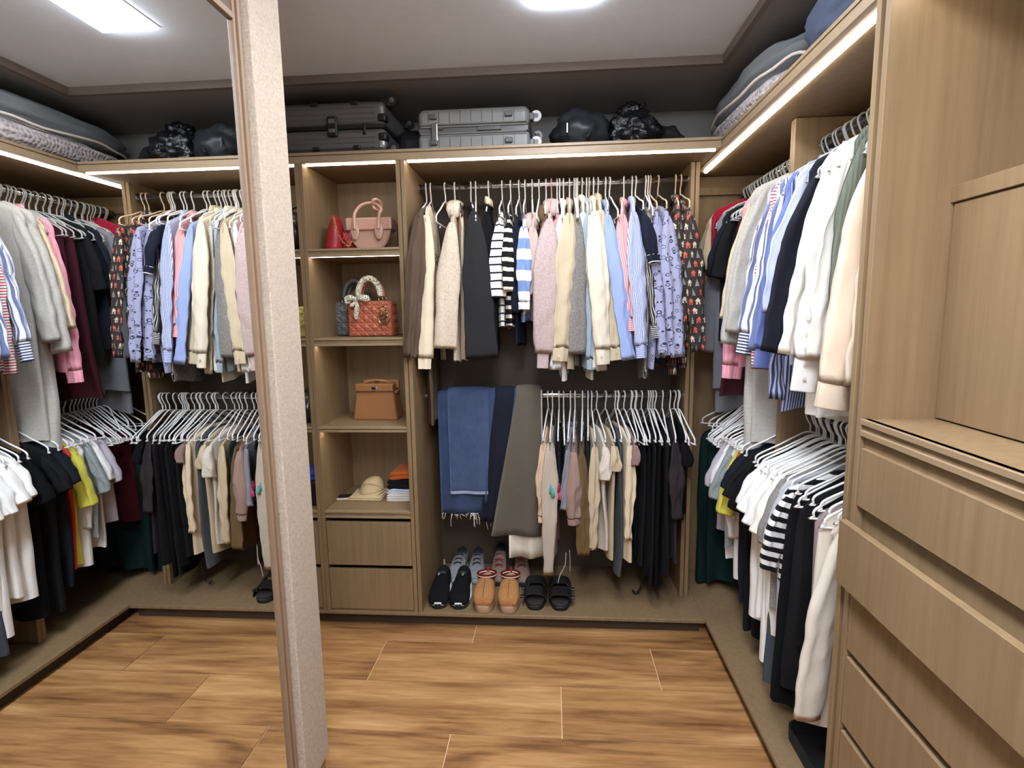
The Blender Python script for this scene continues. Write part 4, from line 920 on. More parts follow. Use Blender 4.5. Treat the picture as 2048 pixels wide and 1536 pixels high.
t = blob('bin_bag', None, None, (0, 0, 0), .135, .15, .105, GBL, 8, .25, 2.6, .10, n=72); t.location = (-.355, .26, ZT); tag(t, 'shiny black plastic bag bunched up on the top shelf', 'bag')
tp = blob('knotted_top', None, None, (0, 0, .14), .07, .06, .055, GBL, 12, .4, 3.5, .35, n=56, parent=t)
t = blob('duffel_bag', None, None, (0, 0, 0), .12, .13, .085, NYL2, 17, .2, 2.0); t.location = (-.20, .36, ZT); tag(t, 'dull black bag behind the shiny plastic one', 'bag')

# quilts / pet bed in the corner of the right shelf
def pillow_mesh(rx, ry, rz, seed, e=.55, amp=.06, n=64, zcut=True, z0=0, nub=0):
    V, F = [], []; nv = n//2
    for j in range(nv+1):
        ph = -PI/2+PI*j/nv
        for i in range(n):
            th = 2*PI*i/n; c, s_ = math.cos(th), math.sin(th); cp, sp = math.cos(ph), math.sin(ph)
            sg = lambda q, k: math.copysign(abs(q)**k, q)
            d = Vector((sg(c, e)*sg(cp, .6), sg(s_, e)*sg(cp, .6), sg(sp, .9)))
            k = 1+amp*noise.noise(d*2.6+Vector((seed, 0, 0)))+amp*.5*noise.noise(d*7+Vector((seed, 3, 0)))
            if nub: k += nub*max(0, math.sin(th*34)*math.sin(ph*22))
            V.append(Vector((d.x*rx*k, d.y*ry*k, max(0, z0+rz+d.z*rz*k))))
    for j in range(nv):
        for i in range(n): F.append((j*n+i, j*n+(i+1) % n, (j+1)*n+(i+1) % n, (j+1)*n+i))
    return mesh(V, F)
QG = plain('grey_quilt_cotton', (122, 126, 126), .9, nscale=9, bumps=.3)
m, nt, b = newmat('nubby_minky'); tc = nd(nt, 'ShaderNodeTexCoord'); vo = nd(nt, 'ShaderNodeTexVoronoi'); vo.inputs['Scale'].default_value = 52; vo.inputs['Randomness'].default_value = .5
nt.links.new(tc.outputs['Object'], vo.inputs['Vector']); nt.links.new(mix(nt, X(vo.outputs['Distance'])*1.4, srgb((140, 132, 132)), srgb((214, 202, 198))), b.inputs['Base Color']); b.inputs['Roughness'].default_value = .95
bump(nt, b, X(vo.outputs['Distance'])*-1.0, .8, .01); MINKY = m
PIPING = plain('pale_piping', (236, 222, 206), .7)
t = empty('folded_quilt', (.285, .02, ZT), 'thick folded quilt, grey above and pale nubby below, on the corner shelf', 'quilt')
link('lower_layer', pillow_mesh(.255, .50, .072, 4.2, .7, .06, 96), MINKY, t, smooth=True)
link('upper_layer', pillow_mesh(.250, .50, .078, 9.1, .7, .07, z0=.105), QG, t, smooth=True)
pts = []
for k in range(72):
    a = 2*PI*k/72; c_, s_ = math.cos(a), math.sin(a); sg = lambda q, e: math.copysign(abs(q)**e, q)
    pts.append(Vector((sg(c_, .7)*.262, sg(s_, .7)*.512, .126+.010*math.sin(a*5)+.006*math.sin(a*11))))
V, F = [], []; tube_into(V, F, pts, .006, 8, closed=True); link('piping', mesh(V, F), PIPING, t, smooth=True)
BLU = plain('slate_blue_plush', (66, 74, 92), .95, nscale=18, bumps=.5)
t = link('cushion', pillow_mesh(.19, .17, .10, 2.2, .7, .08), BLU, None, (.22, -.78, ZT), smooth=True); tag(t, 'slate-blue plush cushion at the top right above the light strip', 'cushion')

# ---------------------------------------------------------------- handbags
Z1, Z2, Z3, Z4 = 1.914, 1.491, 1.053, .619
def quilt_panel(w_, h_, m, parent, loc, nx=84, nz=66, cell=.044, amp=.0090, cannage=True, rz=0, name='quilted_panel', r_=.02):
    def fn(u, v):
        x, z = (u-.5)*w_, v*h_
        tri = lambda q: abs((q/cell) % 1-.5)*2
        d1 = 1-abs(2*(((x+z)/cell) % 1)-1); d2 = 1-abs(2*(((x-z)/cell) % 1)-1)
        k = min(d1, d2)
        if cannage: d3 = abs(2*((z/cell) % 1)-1); k = min(k, (1-abs(d3-0)) if False else max(.0, abs(2*((z/cell+.0) % 1)-1)*1.0)); d3 = None
        e = min(1, min(u, 1-u)*w_/r_)*min(1, min(v, 1-v)*h_/r_*1.5)
        zz_ = z
        return Vector((x, -(.002+amp*(max(0, k)**.5))*e**.4, zz_))
    return link(name, grid(fn, nx, nz), m, parent, loc, (0, 0, rz), smooth=True)
def ring(parent, m, c_, R_b, r_, name='ring', nrm='y', n=24, sq=1):
    pts = []
    for k in range(n):
        a = 2*PI*k/n
        if nrm == 'y': pts.append((c_[0]+R_b*math.cos(a), c_[1], c_[2]+R_b*sq*math.sin(a)))
        elif nrm == 'x': pts.append((c_[0], c_[1]+R_b*math.cos(a), c_[2]+R_b*sq*math.sin(a)))
        else: pts.append((c_[0]+R_b*math.cos(a), c_[1]+R_b*math.sin(a), c_[2]))
    return link(name, tube(pts, r_, 8, closed=True), m, parent, smooth=True)
CORAL = plain('coral_leather', (172, 92, 66), .5, nscale=50, coat=.0); SLG = plain('slate_leather', (104, 108, 106), .45, nscale=50, coat=.1)
def quilted_tote(loc, mm, label, wd=.228, dp=.095, h=.178, scarf=False):
    t = empty('quilted_handbag', loc, label, 'handbag')
    link('body', rbox(-wd/2, wd/2, -dp/2+.002, dp/2, 0, h, .008, 2), mm, t)
    quilt_panel(wd-.006, h-.004, mm, t, (0, -dp/2+.001, .002))
    quilt_panel(dp-.01, h-.006, mm, t, (wd/2, 0, .002), nx=22, rz=PI/2, name='quilted_side'); quilt_panel(dp-.01, h-.006, mm, t, (-wd/2, 0, .002), nx=22, rz=-PI/2, name='quilted_side')
    V, F = [], []; tube_into(V, F, [(-wd/2+.004, -dp/2-.001, h-.002), (wd/2-.004, -dp/2-.001, h-.002)], .0025, 6); link('top_piping', mesh(V, F), mm, t)
    for y, hh in ((-dp/2+.012, .122), (dp/2-.02, .110)):
        pts = [(-.058, y, h+.022)]+[(.058*-math.cos(a)*1.0, y, h+.022+.0+hh*.75*math.sin(a)) for a in np.linspace(.25, PI-.25, 9)]+[(.058, y, h+.022)]
        hd = link('handle', tube(spline(pts, 4), .0095 if not (scarf and y < 0) else .0085, 12), mm, t, smooth=True)
        for sx in (-1, 1):
            ring(hd, GOLD, (sx*.058, y, h+.010), .011, .0022, 'handle_ring'); ring(hd, GOLD, (sx*.060, -dp/2-.004, h-.022), .0145, .0022, 'eyelet')
    return t
g = quilted_tote((-1.800, .345, Z2), SLG, 'slate-grey quilted leather handbag standing behind the coral one')
g = quilted_tote((-1.670, .205, Z2), CORAL, 'coral quilted leather handbag with a scarf on its handle')
# dangling gold letter charms
cx = .076; yy = -.058; zc_ = .178
ch = empty('charm', (0, 0, 0), None, None); ch.parent = g; ch.name = 'charm'
ch2 = ring(g, GOLD, (cx, yy, .142), .013, .0022, 'chain_ring'); ring(g, GOLD, (cx-.002, yy-.002, .120), .007, .0018, 'chain_ring')
bpy.data.objects.remove(ch)
o_ = ring(g, GOLD, (cx, yy-.004, .086), .0255, .0040, 'charm', sq=1.0)
def letter(txt, parent, m, loc, size, rot, name='letter', ext=.0012):
    cu = bpy.data.curves.new('t', 'FONT'); cu.body = txt; cu.size = size; cu.extrude = ext; cu.align_x = 'CENTER'; cu.align_y = 'CENTER'; cu.offset = .0006
    ob = bpy.data.objects.new('t', cu); COL.objects.link(ob); dg = bpy.context.evaluated_depsgraph_get(); me = bpy.data.meshes.new_from_object(ob.evaluated_get(dg)); bpy.data.objects.remove(ob)
    return link(name, me, m, parent, loc, rot)
for txt, dx, dz, ry in (('D', -.015, .026, .3), ('I', .000, .030, .1), ('R', .014, .022, -.3)):
    letter(txt, o_, GOLD, (cx+dx, yy-.008, .086+dz-.004), .030, (PI/2, ry, 0), 'letter_charm')
letter('O', o_, GOLD, (cx+.0, yy-.009, .080), .034, (PI/2, 0, 0), 'letter_charm')
# scarf
SCM = cloth('silk_scarf', (226, 220, 204), 'marble', (112, 112, 78), rough=.5)
def uvgrid_tube(pts, rad, n=12, seed=1, rough=.0022):
    pts = [Vector(p) for p in pts]; rings = []; uv = []; up = Vector((0, 1, 0)); L = 0
    for i, p in enumerate(pts):
        a = pts[max(0, i-1)]; b_ = pts[min(len(pts)-1, i+1)]; tt = (b_-a).normalized(); s_ = tt.cross(up).normalized(); u2 = s_.cross(tt); L += (b_-a).length/2
        r_ = rad[i] if hasattr(rad, '__len__') else rad
        rr = [p+s_*math.cos(2*PI*k/n)*(r_+rough*math.sin(i*2.1+k*.8))+u2*math.sin(2*PI*k/n)*(r_+rough*math.sin(i*2.1+k)) for k in range(n)]
        rings.append(rr); uv += [(k*.006, L) for k in range(n)]
    return loft(rings, True, uv)
t = empty('scarf', (-1.670, .205, Z2), 'pale patterned silk scarf wrapped round the coral handbag handle and tied in a bow', 'scarf')
y = -.095/2+.012; hh = .122
arc = [(-.058*math.cos(a), y, .178+.022+hh*.75*math.sin(a)) for a in np.linspace(.02, PI-.02, 34)]
link('handle_wrap', uvgrid_tube(arc, .0155), SCM, t, smooth=True)
link('knot', uvgrid_tube([(-.060, y-.03, .196), (-.058, y-.034, .186), (-.056, y-.03, .176)], .010), SCM, t, smooth=True)
def leaf(pts, wds, name, th=.006):
    pts = spline(pts, 5); n = len(pts); rings = []; uv = []
    for i, p in enumerate(pts):
        f = i/(n-1); q = f*(len(wds)-1); k = min(int(q), len(wds)-2); wd_ = wds[k]+(wds[k+1]-wds[k])*(q-k)
        a = pts[max(0, i-1)]; b_ = pts[min(n-1, i+1)]; tt = (b_-a).normalized(); s_ = tt.cross(Vector((0, 1, 0))).normalized()
        rings.append([p+s_*math.cos(an)*wd_+Vector((0, 1, 0))*(math.sin(an)*th+.004*math.sin(math.cos(an)*6+f*4)) for an in [2*PI*z/14 for z in range(14)]]); uv += [(z*.004, f*.08) for z in range(14)]
    return link(name, loft(rings, True, uv), SCM, t, smooth=True)
leaf([(-.060, y-.035, .184), (-.080, y-.045, .196), (-.100, y-.04, .186), (-.098, y-.035, .166)], [.006, .014, .019, .010], 'bow_loop')
leaf([(-.054, y-.035, .184), (-.030, y-.048, .194), (-.004, y-.042, .190), (.002, y-.035, .176)], [.006, .014, .018, .010], 'bow_loop')
leaf([(-.056, y-.036, .178), (-.054, y-.042, .145), (-.060, y-.040, .112), (-.062, y-.038, .085)], [.006, .013, .012, .002], 'tail'); leaf([(-.060, y-.036, .176), (-.078, y-.044, .158), (-.086, y-.040, .150)], [.006, .012, .004], 'tail')

# blush flap bag with a knotted handle
BLUSH = plain('blush_leather', (190, 148, 128), .34, nscale=20, coat=.15); BLUSHD = plain('blush_leather_edge', (140, 88, 72), .45)
t = empty('flap_handbag', (-1.642, .17, Z1), 'blush pink half-moon flap handbag with a knotted top handle', 'handbag')
WB, HB, DB = .232, .160, .085
def halfmoon(y0, y1, zt, wd, name, m, par, top=True, zlo=0):
    out = []
    for k in range(33):
        a = PI+PI*k/32; out.append((wd/2*math.copysign(abs(math.cos(a))**.75, math.cos(a)), zlo+(zt-zlo)*(1-abs(math.sin(a))**.9)))
    V = [Vector((x, y0, z)) for x, z in out]+[Vector((x, y1, z)) for x, z in out]; n = len(out)
    F = [tuple(range(n)), tuple(range(2*n-1, n-1, -1))]+[(i, i+n, (i+1) % n+n, (i+1) % n) for i in range(n)]
    me = mesh(V, F); bm = bmesh.new(); bm.from_mesh(me); bmesh.ops.recalc_face_normals(bm, faces=bm.faces[:]); bmesh.ops.bevel(bm, geom=[e for e in bm.edges if abs(e.verts[0].co.y-e.verts[1].co.y) < 1e-6], offset=.005, segments=2, affect='EDGES')
    return link(name, bm_mesh(bm), m, par)
halfmoon(-DB/2+.006, DB/2, HB-.012, WB-.012, 'body', BLUSH, t)
fl = link('flap', rbox(-WB/2, WB/2, -DB/2-.006, DB/2+.004, HB-.062, HB, .009, 3), BLUSH, t)
box('flap_seam', (-WB/2+.004, WB/2-.004, -DB/2-.0072, -DB/2-.005, HB-.060, HB-.0585), BLUSHD, fl, bev=0)
hp = spline([(-.067, -DB/2-.012, HB-.06), (-.067, -DB/2-.01, HB+.0), (-.060, -DB/2, HB+.030), (-.038, -DB/2+.006, HB+.056), (-.004, -DB/2+.008, HB+.068), (.030, -DB/2+.006, HB+.066), (.056, -DB/2+.0, HB+.052), (.070, -DB/2-.006, HB+.032), (.062, -DB/2-.012, HB+.016), (.056, -DB/2-.010, HB-.01), (.052, -DB/2-.012, HB-.06)], 5)
link('handle', tube(hp, .0082, 10), BLUSH, t, smooth=True)
link('handle_knot', tube(spline([(.030, -DB/2-.002, HB+.054), (.034, -DB/2-.018, HB+.074), (.050, -DB/2-.012, HB+.080), (.064, -DB/2+.006, HB+.068), (.062, -DB/2+.016, HB+.046), (.048, -DB/2+.006, HB+.036), (.034, -DB/2-.014, HB+.040)], 5), .0076, 10, closed=True), BLUSH, t, smooth=True)
for sx in (-.067, .053):
    rings = []
    for j in range(13):
        v = j/12; wv = .021*math.sin(PI*min(1, v*.93+.07))**.8+.001; rings.append([Vector((sx+math.cos(a)*wv, -DB/2-.010+math.sin(a)*.004*math.sin(PI*max(.05, min(.95, v))), HB-.108+v*.088)) for a in [2*PI*k/12 for k in range(12)]])
    link('handle_base', loft(rings), BLUSH, t, smooth=True)
RED = plain('crimson_leather', (150, 26, 34), .5, nscale=30, coat=.1)
t = empty('wedge_handbag', (-1.815, .16, Z1), 'bright red soft leather bag with a thin gold chain', 'handbag')
rings = []
for j in range(9):
    v = j/8; wv = .036*(1-v**1.6)**.8+.010; yv = .07*(1-v*.35); rings.append([Vector((-.012+.012*v+wv*math.copysign(abs(math.cos(a))**.7, math.cos(a)), yv*math.copysign(abs(math.sin(a))**.8, math.sin(a)), .17*v**.9)) for a in [2*PI*k/20 for k in range(20)]])
link('body', loft(rings), RED, t, smooth=True)
chp = spline([(-.004, -.03, .17), (.02, -.075, .13), (.04, -.085, .07), (.075, -.07, .02), (.082, -.03, .05)], 9)
for k in range(0, len(chp)-1, 1):
    p_ = chp[k]; ring(t, GOLD, (p_.x, p_.y, p_.z), .0045, .0012, 'chain_link', 'y' if k % 2 else 'x', n=10)
blob('ruffle_pouch', None, None, (.052, .01, 0), .034, .05, .058, RED, 5, .25, 4, parent=t)
t = link('clutch', rbox(-.01, .01, -.09, .09, 0, .12, .004, 2), plain('dark_olive_leather', (44, 40, 34), .4), None, (-1.480, .17, Z1)); tag(t, 'slim black clutch standing right of the blush handbag', 'handbag')
t = link('padlock', rbox(-.009, .009, -.006, .006, 0, .02, .003, 2), BLACKMETAL, None, (-1.468, .22, Z1+.215)); tag(t, 'small black key hook on the side of the top compartment', 'hook')
ring(t, BLACKMETAL, (0, 0, .026), .008, .002, 'shackle')

# tan satchel
TAN = plain('tan_leather', (150, 102, 62), .4, nscale=25, var=.08, coat=.08); TAND = plain('dark_stitching', (64, 34, 18), .6)
t = empty('satchel', (-1.672, .235, Z3), 'tan leather satchel with a silver turn clasp and dark edge stitching', 'handbag')
def trap(y0, y1, xb, xt, h, name, m, par):
    bm = bmesh.new(); bx(bm, -.5, .5, y0, y1, 0, h)
    for v in bm.verts:
        f = v.co.z/h; v.co.x *= 2*(xb*(1-f)+xt*f); v.co.y = v.co.y*(1-.25*f)
    bmesh.ops.bevel(bm, geom=bm.edges[:], offset=.005, segments=2, affect='EDGES'); return link(name, bm_mesh(bm), m, par)
trap(-.065, .065, .118, .098, .165, 'body', TAN, t)
f1 = link('front_flap', rbox(-.100, .100, -.064, -.030, .150, .190, .006, 2), TAN, t); link('rear_flap', rbox(-.085, .108, .02, .05, .155, .203, .006, 2), TAN, t)
link('bar_top', rbox(-.102, .102, -.058, -.02, .184, .192, .003, 2), TAN, t)
link('handle', tube(spline([(-.062, -.045, .186), (-.045, -.045, .200), (0, -.04, .208), (.045, -.035, .203), (.078, -.02, .188), (.095, .01, .170)], 6), .005, 8, sq=1.4), TAN, t, smooth=True)
k = link('clasp', rbox(-.014, .018, -.069, -.062, .160, .178, .003, 2), CHROME, t); link('turn_lock', rbox(-.006, .012, -.074, -.066, .165, .172, .002, 1), BLACKMETAL, k)
link('buckle', rbox(.0, .024, -.05, -.03, .192, .200, .003, 1), CHROME, t)
V, F = [], []
for sx in (-1, 1):
    for k in range(14):
        f = (k+.5)/14; x = sx*(.118*(1-f)+.098*f)*.985; z = .162*f; yv = -.065*(1-.25*f)-.0012
        tube_into(V, F, [(x-.0035*sx, yv, z), (x+.002*sx, yv, z+.001)], .0011, 4)
o = link('edge_stitching', mesh(V, F), TAND, t); o['kind'] = 'stuff'
link('side_tab', rbox(.100, .112, -.03, .03, .135, .150, .003, 1), TAN, t)

# bottom compartment
BG = cloth('beige_moulded', (206, 182, 142), rough=.8)
t = empty('soft_cap', (-1.735, .235, Z4), 'beige domed soft cap resting on folded beige cloth', 'cap')
rings = []
N_ = 32
for j in range(12):
    v = j/11; r_ = math.cos(v*PI/2)**.75; rings.append([Vector((.066*r_*math.cos(a)+.014*v, .062*r_*math.sin(a), .022+.085*math.sin(v*PI/2)+.010*math.cos(a)*r_)) for a in [2*PI*k/N_ for k in range(N_)]])
link('dome', loft(rings), BG, t, smooth=True)
rings = []
for k_, dz in ((.98, .004), (1.06, -.001), (1.07, -.006), (.98, -.004)):
    rings.append([Vector((.066*k_*math.cos(a)-(.034*max(0, -math.cos(a-.6))**2 if k_ > 1 else 0), .062*k_*math.sin(a)-(.02*max(0, -math.cos(a-.6))**2 if k_ > 1 else 0), .022+.010*math.cos(a)+dz)) for a in [2*PI*k/N_ for k in range(N_)]])
link('brim', loft(rings, False), BG, t, smooth=True)
link('seam', tube([Vector((.068*math.cos(a)*.98, -.0635*abs(math.sin(a))*.9, .030+.055*math.sin(a))) for a in np.linspace(0, PI, 20)], .0013, 5), plain('tan_stitch', (150, 120, 80), .8), t, smooth=True)
def folded(name, label, cat, loc, w_, d_, layers, m, seed, th=.012, group=None, tilt=0):
    t = empty(name, loc, label, cat, group)
    for k in range(layers):
        sd = seed+k*1.7; L = []
        rr = random.Random(int(sd*100)); ox = rr.uniform(-.006, .006)
        def prof(a, yy):
            c_, s_ = math.cos(a), math.sin(a); return Vector((math.copysign(abs(c_)**.35, c_)*(w_/2+.006*noise.noise(Vector((yy*14, sd, 0))))+ox, yy, (k+.5)*th+math.copysign(abs(s_)**.7, s_)*th*.5*(1+.25*noise.noise(Vector((c_*2, yy*16, sd))))+.005*noise.noise(Vector((c_*2+sd, yy*12, 2)))+tilt*c_))
        rings = [[prof(2*PI*i/24, -d_/2+d_*j/14) for i in range(24)] for j in range(15)]
        rings = [[Vector((p.x*.985, p.y-.001, (k+.5)*th+(p.z-(k+.5)*th)*.45)) for p in rings[0]]]+rings+[[Vector((p.x*.985, p.y+.001, (k+.5)*th+(p.z-(k+.5)*th)*.45)) for p in rings[-1]]]
        uv = [(i*.01, j*.02) for j in range(17) for i in range(24)]
        link('fold', loft(rings, True, uv), m, t, smooth=True)
    return t
folded('folded_cloth', 'folded beige cloth under the soft cap', 'cloth', (-1.745, .225, Z4), .175, .15, 2, BG, 3.1, .011)
WHS = cloth('white_folded', (216, 210, 200)); BLS = cloth('pale_blue_folded', (196, 202, 216)); BKS = cloth('black_folded', (22, 22, 25)); ORS = cloth('rust_orange', (176, 88, 36))
folded('folded_shirt', 'folded off-white shirts at the bottom of the stack', 'folded clothes', (-1.545, .245, Z4), .165, .20, 3, WHS, 5.1, .013, tilt=.002)
folded('folded_shirt', 'folded pale blue and white shirt in the middle of the stack', 'folded clothes', (-1.542, .245, Z4+.040), .160, .19, 2, BLS, 8.3, .012)
folded('folded_shirt', 'folded black shirt below the rust-orange one', 'folded clothes', (-1.540, .25, Z4+.066), .155, .19, 2, BKS, 2.6, .024)
t = folded('folded_shirt', 'crumpled rust-orange shirt on top of the stack', 'folded clothes', (-1.540, .25, Z4+.116), .150, .18, 2, ORS, 9.3, .020, tilt=.008)
QW = plain('black_quilted_leather', (34, 28, 30), .4)
t = link('wallet', rbox(-.042, .042, -.032, .032, 0, .014, .004, 2), plain('cream_leather_edge', (214, 198, 178), .5), None, (-1.862, .185, Z4), (0, 0, .15)); tag(t, 'small black quilted wallet with a pale edge', 'wallet')
def fq(u, v):
    x, y = (u-.5)*.078, (v-.5)*.06; k = min(abs(math.sin((x+y)*PI/.014)), abs(math.sin((x-y)*PI/.014)))
    return Vector((x, y, .0142+.0018*k**.5*min(1, 12*min(u, 1-u, v, 1-v))))
link('quilted_cover', grid(fq, 30, 24), QW, t, smooth=True)

# left dark column, half hidden
DKL = plain('black_soft_leather', (40, 40, 42), .32, nscale=14, coat=.2, bumps=.3)
t = blob('slouchy_handbag', None, None, (0, 0, 0), .10, .09, .105, DKL, 21, .12, 2.4); t.location = (-2.03, .16, Z1); tag(t, 'slouchy black leather handbag, upper left behind the fabric panel', 'handbag')
link('handle', tube(spline([(-.03, 0, .17), (-.01, 0, .215), (.03, 0, .225), (.05, 0, .18)], 5), .006, 8), DKL, t, smooth=True)
YL = plain('pale_yellow_leather', (212, 206, 118), .4)
t = empty('chain_handbag', (-2.045, .19, Z2), 'pale yellow quilted flap handbag beside the fabric panel', 'handbag')
link('body', rbox(-.12, .12, -.03, .035, 0, .150, .008, 2), YL, t)
quilt_panel(.225, .105, YL, t, (0, -.033, .052), cell=.036, cannage=False, name='quilted_flap', nx=48, nz=26)
V, F = [], []; tube_into(V, F, spline([(.03, -.02, .15), (.06, -.02, .19), (.09, 0, .21), (.10, .0, .155)], 5), .005, 6); link('chain', mesh(V, F), BLACKMETAL, t, smooth=True)
t = blob('bucket_bag', None, None, (0, 0, 0), .09, .08, .085, plain('dark_green_leather', (48, 52, 44), .35, coat=.2, bumps=.3), 31, .12, 2.4); t.location = (-2.02, .16, Z3); tag(t, 'dark green leather bucket bag, left of the tan satchel compartment', 'handbag')
link('drawstring', tube(spline([(-.03, -.02, .15), (.0, -.03, .165), (.04, -.02, .19), (.05, 0, .16)], 5), .003, 6), BLACKMETAL, t)
t = link('storage_box', rbox(-.10, .10, -.10, .10, 0, .13, .006, 2), BP, None, (-2.045, .17, Z4)); tag(t, 'black box on the lowest shelf beside the fabric panel', 'box')
t = folded('folded_scarf', 'royal blue folded scarf on top of the black box', 'scarf', (-2.04, .17, Z4+.131), .18, .17, 2, cloth('royal_blue', (48, 66, 160)), 4.4, .02)

# ---------------------------------------------------------------- shoes
def shoe_loft(L, W, prof, name, m, parent, x0=0, zb=0, n=20, toe=.5):
    """prof: list of (t along the shoe from toe 0 to heel 1, half width factor, bottom z, top z, roundness)"""
    rings = []; uv = []
    for t_, wf, z0, z1, e in prof:
        hw = W/2*wf; cz = (z0+z1)/2; hz = (z1-z0)/2; bend = x0*math.sin(PI*t_)
        rings.append([Vector((bend+hw*math.copysign(abs(math.cos(a))**e, math.cos(a)), L*t_, cz+hz*math.copysign(abs(math.sin(a))**(e if math.sin(a) > 0 else .35), math.sin(a)))) for a in [2*PI*k/n for k in range(n)]]); uv += [(k*.01, L*t_) for k in range(n)]
    return link(name, loft(rings, True, uv), m, parent, smooth=True)
def sole(L, W, h, name, m, parent, z0=0, x0=0, toe_up=.0, wf=1.0):
    out = []
    for k in range(48):
        a = 2*PI*k/48; t_ = .5-.5*math.cos(a); s_ = math.sin(a)
        wd = W/2*(math.sin(PI*min(1, max(0, t_)))**.32)*(1.04-.24*t_)*wf*(1-.10*math.exp(-((t_-.62)/.16)**2)); out.append((x0*math.sin(PI*t_)+(wd if s_ > 0 else -wd)*(1 if abs(s_) > 1e-6 else 0), L*t_))
    rings = []
    for f, q in ((0, .93), (.12, .99), (.5, 1.0), (.88, 1.0), (1, .96)):
        rings.append([Vector((x*q, L/2+(y-L/2)*(q if q > .97 else .98), z0+h*f+toe_up*max(0, 1-y/L*3.5)**2)) for x, y in out])
    return link(name, loft(rings), m, parent, smooth=True)
def shoe_empty(name, x, y, label, cat, rz=0): return empty(name, (x, y, ZP), label, cat, None, rz)
BKN = cloth('black_knit_shoe', (20, 20, 22)); WSOL = plain('white_midsole', (226, 224, 222), .5); BSOL = plain('black_sole', (20, 20, 22), .6)
for i, (x, lab) in enumerate(((-1.345, 'black slip-on sneaker with a white midsole, left shoe of its pair'), (-1.238, 'black slip-on sneaker with a white midsole, right shoe of its pair'))):
    t = shoe_empty('slip_on_sneaker', x, .035, lab, 'shoe', .02 if i else .05); sx = -1 if i == 0 else 1
    sole(.265, .112, .010, 'outsole', BSOL, t); sole(.268, .126, .022, 'midsole', WSOL, t, .010, toe_up=.008)
    box('midsole_toe', (-.020, .020, -.001, .02, .002, .034), BSOL, t, bev=.009, seg=3)
    up = shoe_loft(.262, .108, [(.008, .60, .026, .040, .8), (.03, .80, .02, .054, .75), (.07, .93, .02, .066, .72), (.14, 1.0, .02, .076, .7), (.25, 1.0, .02, .084, .72), (.38, .94, .02, .096, .8), (.5, .85, .02, .110, .85), (.62, .77, .02, .122, .9), (.74, .74, .02, .124, .9), (.86, .76, .02, .118, .9), (.95, .66, .02, .120, .9), (1.0, .38, .02, .116, .9)], 'upper', BKN, t)
    shoe_loft(.262, .082, [(.60, .50, .100, .1255, .9), (.68, .72, .09, .1290, .9), (.80, .76, .09, .1265, .9), (.92, .60, .10, .1245, .9), (.97, .3, .10, .122, .9)], 'opening', BSOL, up)
    link('strap_overlay', tube(spline([(-.046, .07, .05), (-.02*sx, .078, .083), (.046, .105, .062)], 6), .0022, 6), BSOL, up, smooth=True)
    link('tongue_label', rbox(-.008+.01*sx, .002+.01*sx, .128, .152, .1225, .1260, .001, 1), plain('silver_print', (160, 156, 150), .4), up, rot=(0, 0, 0))
    link('heel_tab', rbox(-.005, .005, .250, .262, .11, .150, .002, 1), plain('grey_tab', (150, 145, 135), .6), t)
SUE = plain('chestnut_suede', (168, 118, 70), .95, nscale=40, var=.24, bumps=.25); SUES = plain('tan_foam_sole', (172, 142, 112), .7); BRAID = cloth('red_braid', (96, 26, 28), 'hstripe', (226, 206, 176), .040, .22); FUR = cloth('sheepskin', (206, 180, 140), 'sherpa', (190, 160, 120))
for i, (x, lab) in enumerate(((-1.106, 'chestnut suede slipper with a red braided collar, left one'), (-.978, 'chestnut suede slipper with a red braided collar, right one'))):
    t = shoe_empty('slipper', x, .005, lab, 'shoe', .0)
    sole(.262, .122, .042, 'platform_sole', SUES, t); sole(.260, .120, .005, 'welt', SUE, t, .042)
    up = shoe_loft(.256, .110, [(.010, .58, .044, .062, .8), (.035, .80, .04, .082, .72), (.08, .93, .04, .096, .7), (.15, 1.0, .04, .106, .68), (.26, 1.0, .04, .116, .7), (.38, .97, .04, .124, .75), (.48, .92, .04, .130, .8), (.54, .90, .04, .128, .9), (.62, .86, .04, .100, .9), (.8, .80, .04, .085, .9), (.95, .62, .04, .083, .9), (1.0, .35, .04, .08, .9)], 'upper', SUE, t)
    link('centre_seam', tube([(0, .262*q, z) for q, z in ((.035, .0825), (.08, .0965), (.15, .1065), (.26, .1165), (.38, .1245), (.46, .1292))], .0012, 5), TAND, up)
    rim = [Vector((.047*math.cos(a), .192+.062*math.sin(a), .134-.030*(math.sin(a)*.5+.5)+(.022 if False else 0))) for a in [2*PI*k/40 for k in range(40)]]
    rings = []; uv = []
    for j, (o1, zz_) in enumerate(((.002, -.016), (.007, -.010), (.007, .008), (-.002, .010), (-.005, -.012))):
        rings.append([Vector((p.x*(1+o1/.047), .192+(p.y-.192)*(1+o1/.062), p.z+zz_)) for p in rim]); uv += [(k*.01, zz_*1.6+.004+j*.0001) for k in range(40)]
    link('braided_collar', loft(rings, False, uv), BRAID, up, smooth=True)
    shoe_loft(.256, .085, [(.52, .4, .10, .128, .9), (.60, .85, .08, .122, .9), (.74, 1.0, .08, .112, .9), (.88, .9, .07, .104, .9), (.97, .4, .07, .100, .9)], 'lining', FUR, up)
    box('heel_loop', (-.006, .006, .250, .256, .10, .130), plain('red_webbing', (150, 40, 44), .8), t)
BLR = plain('black_sandal_leather', (30, 30, 31), .42, nscale=40)
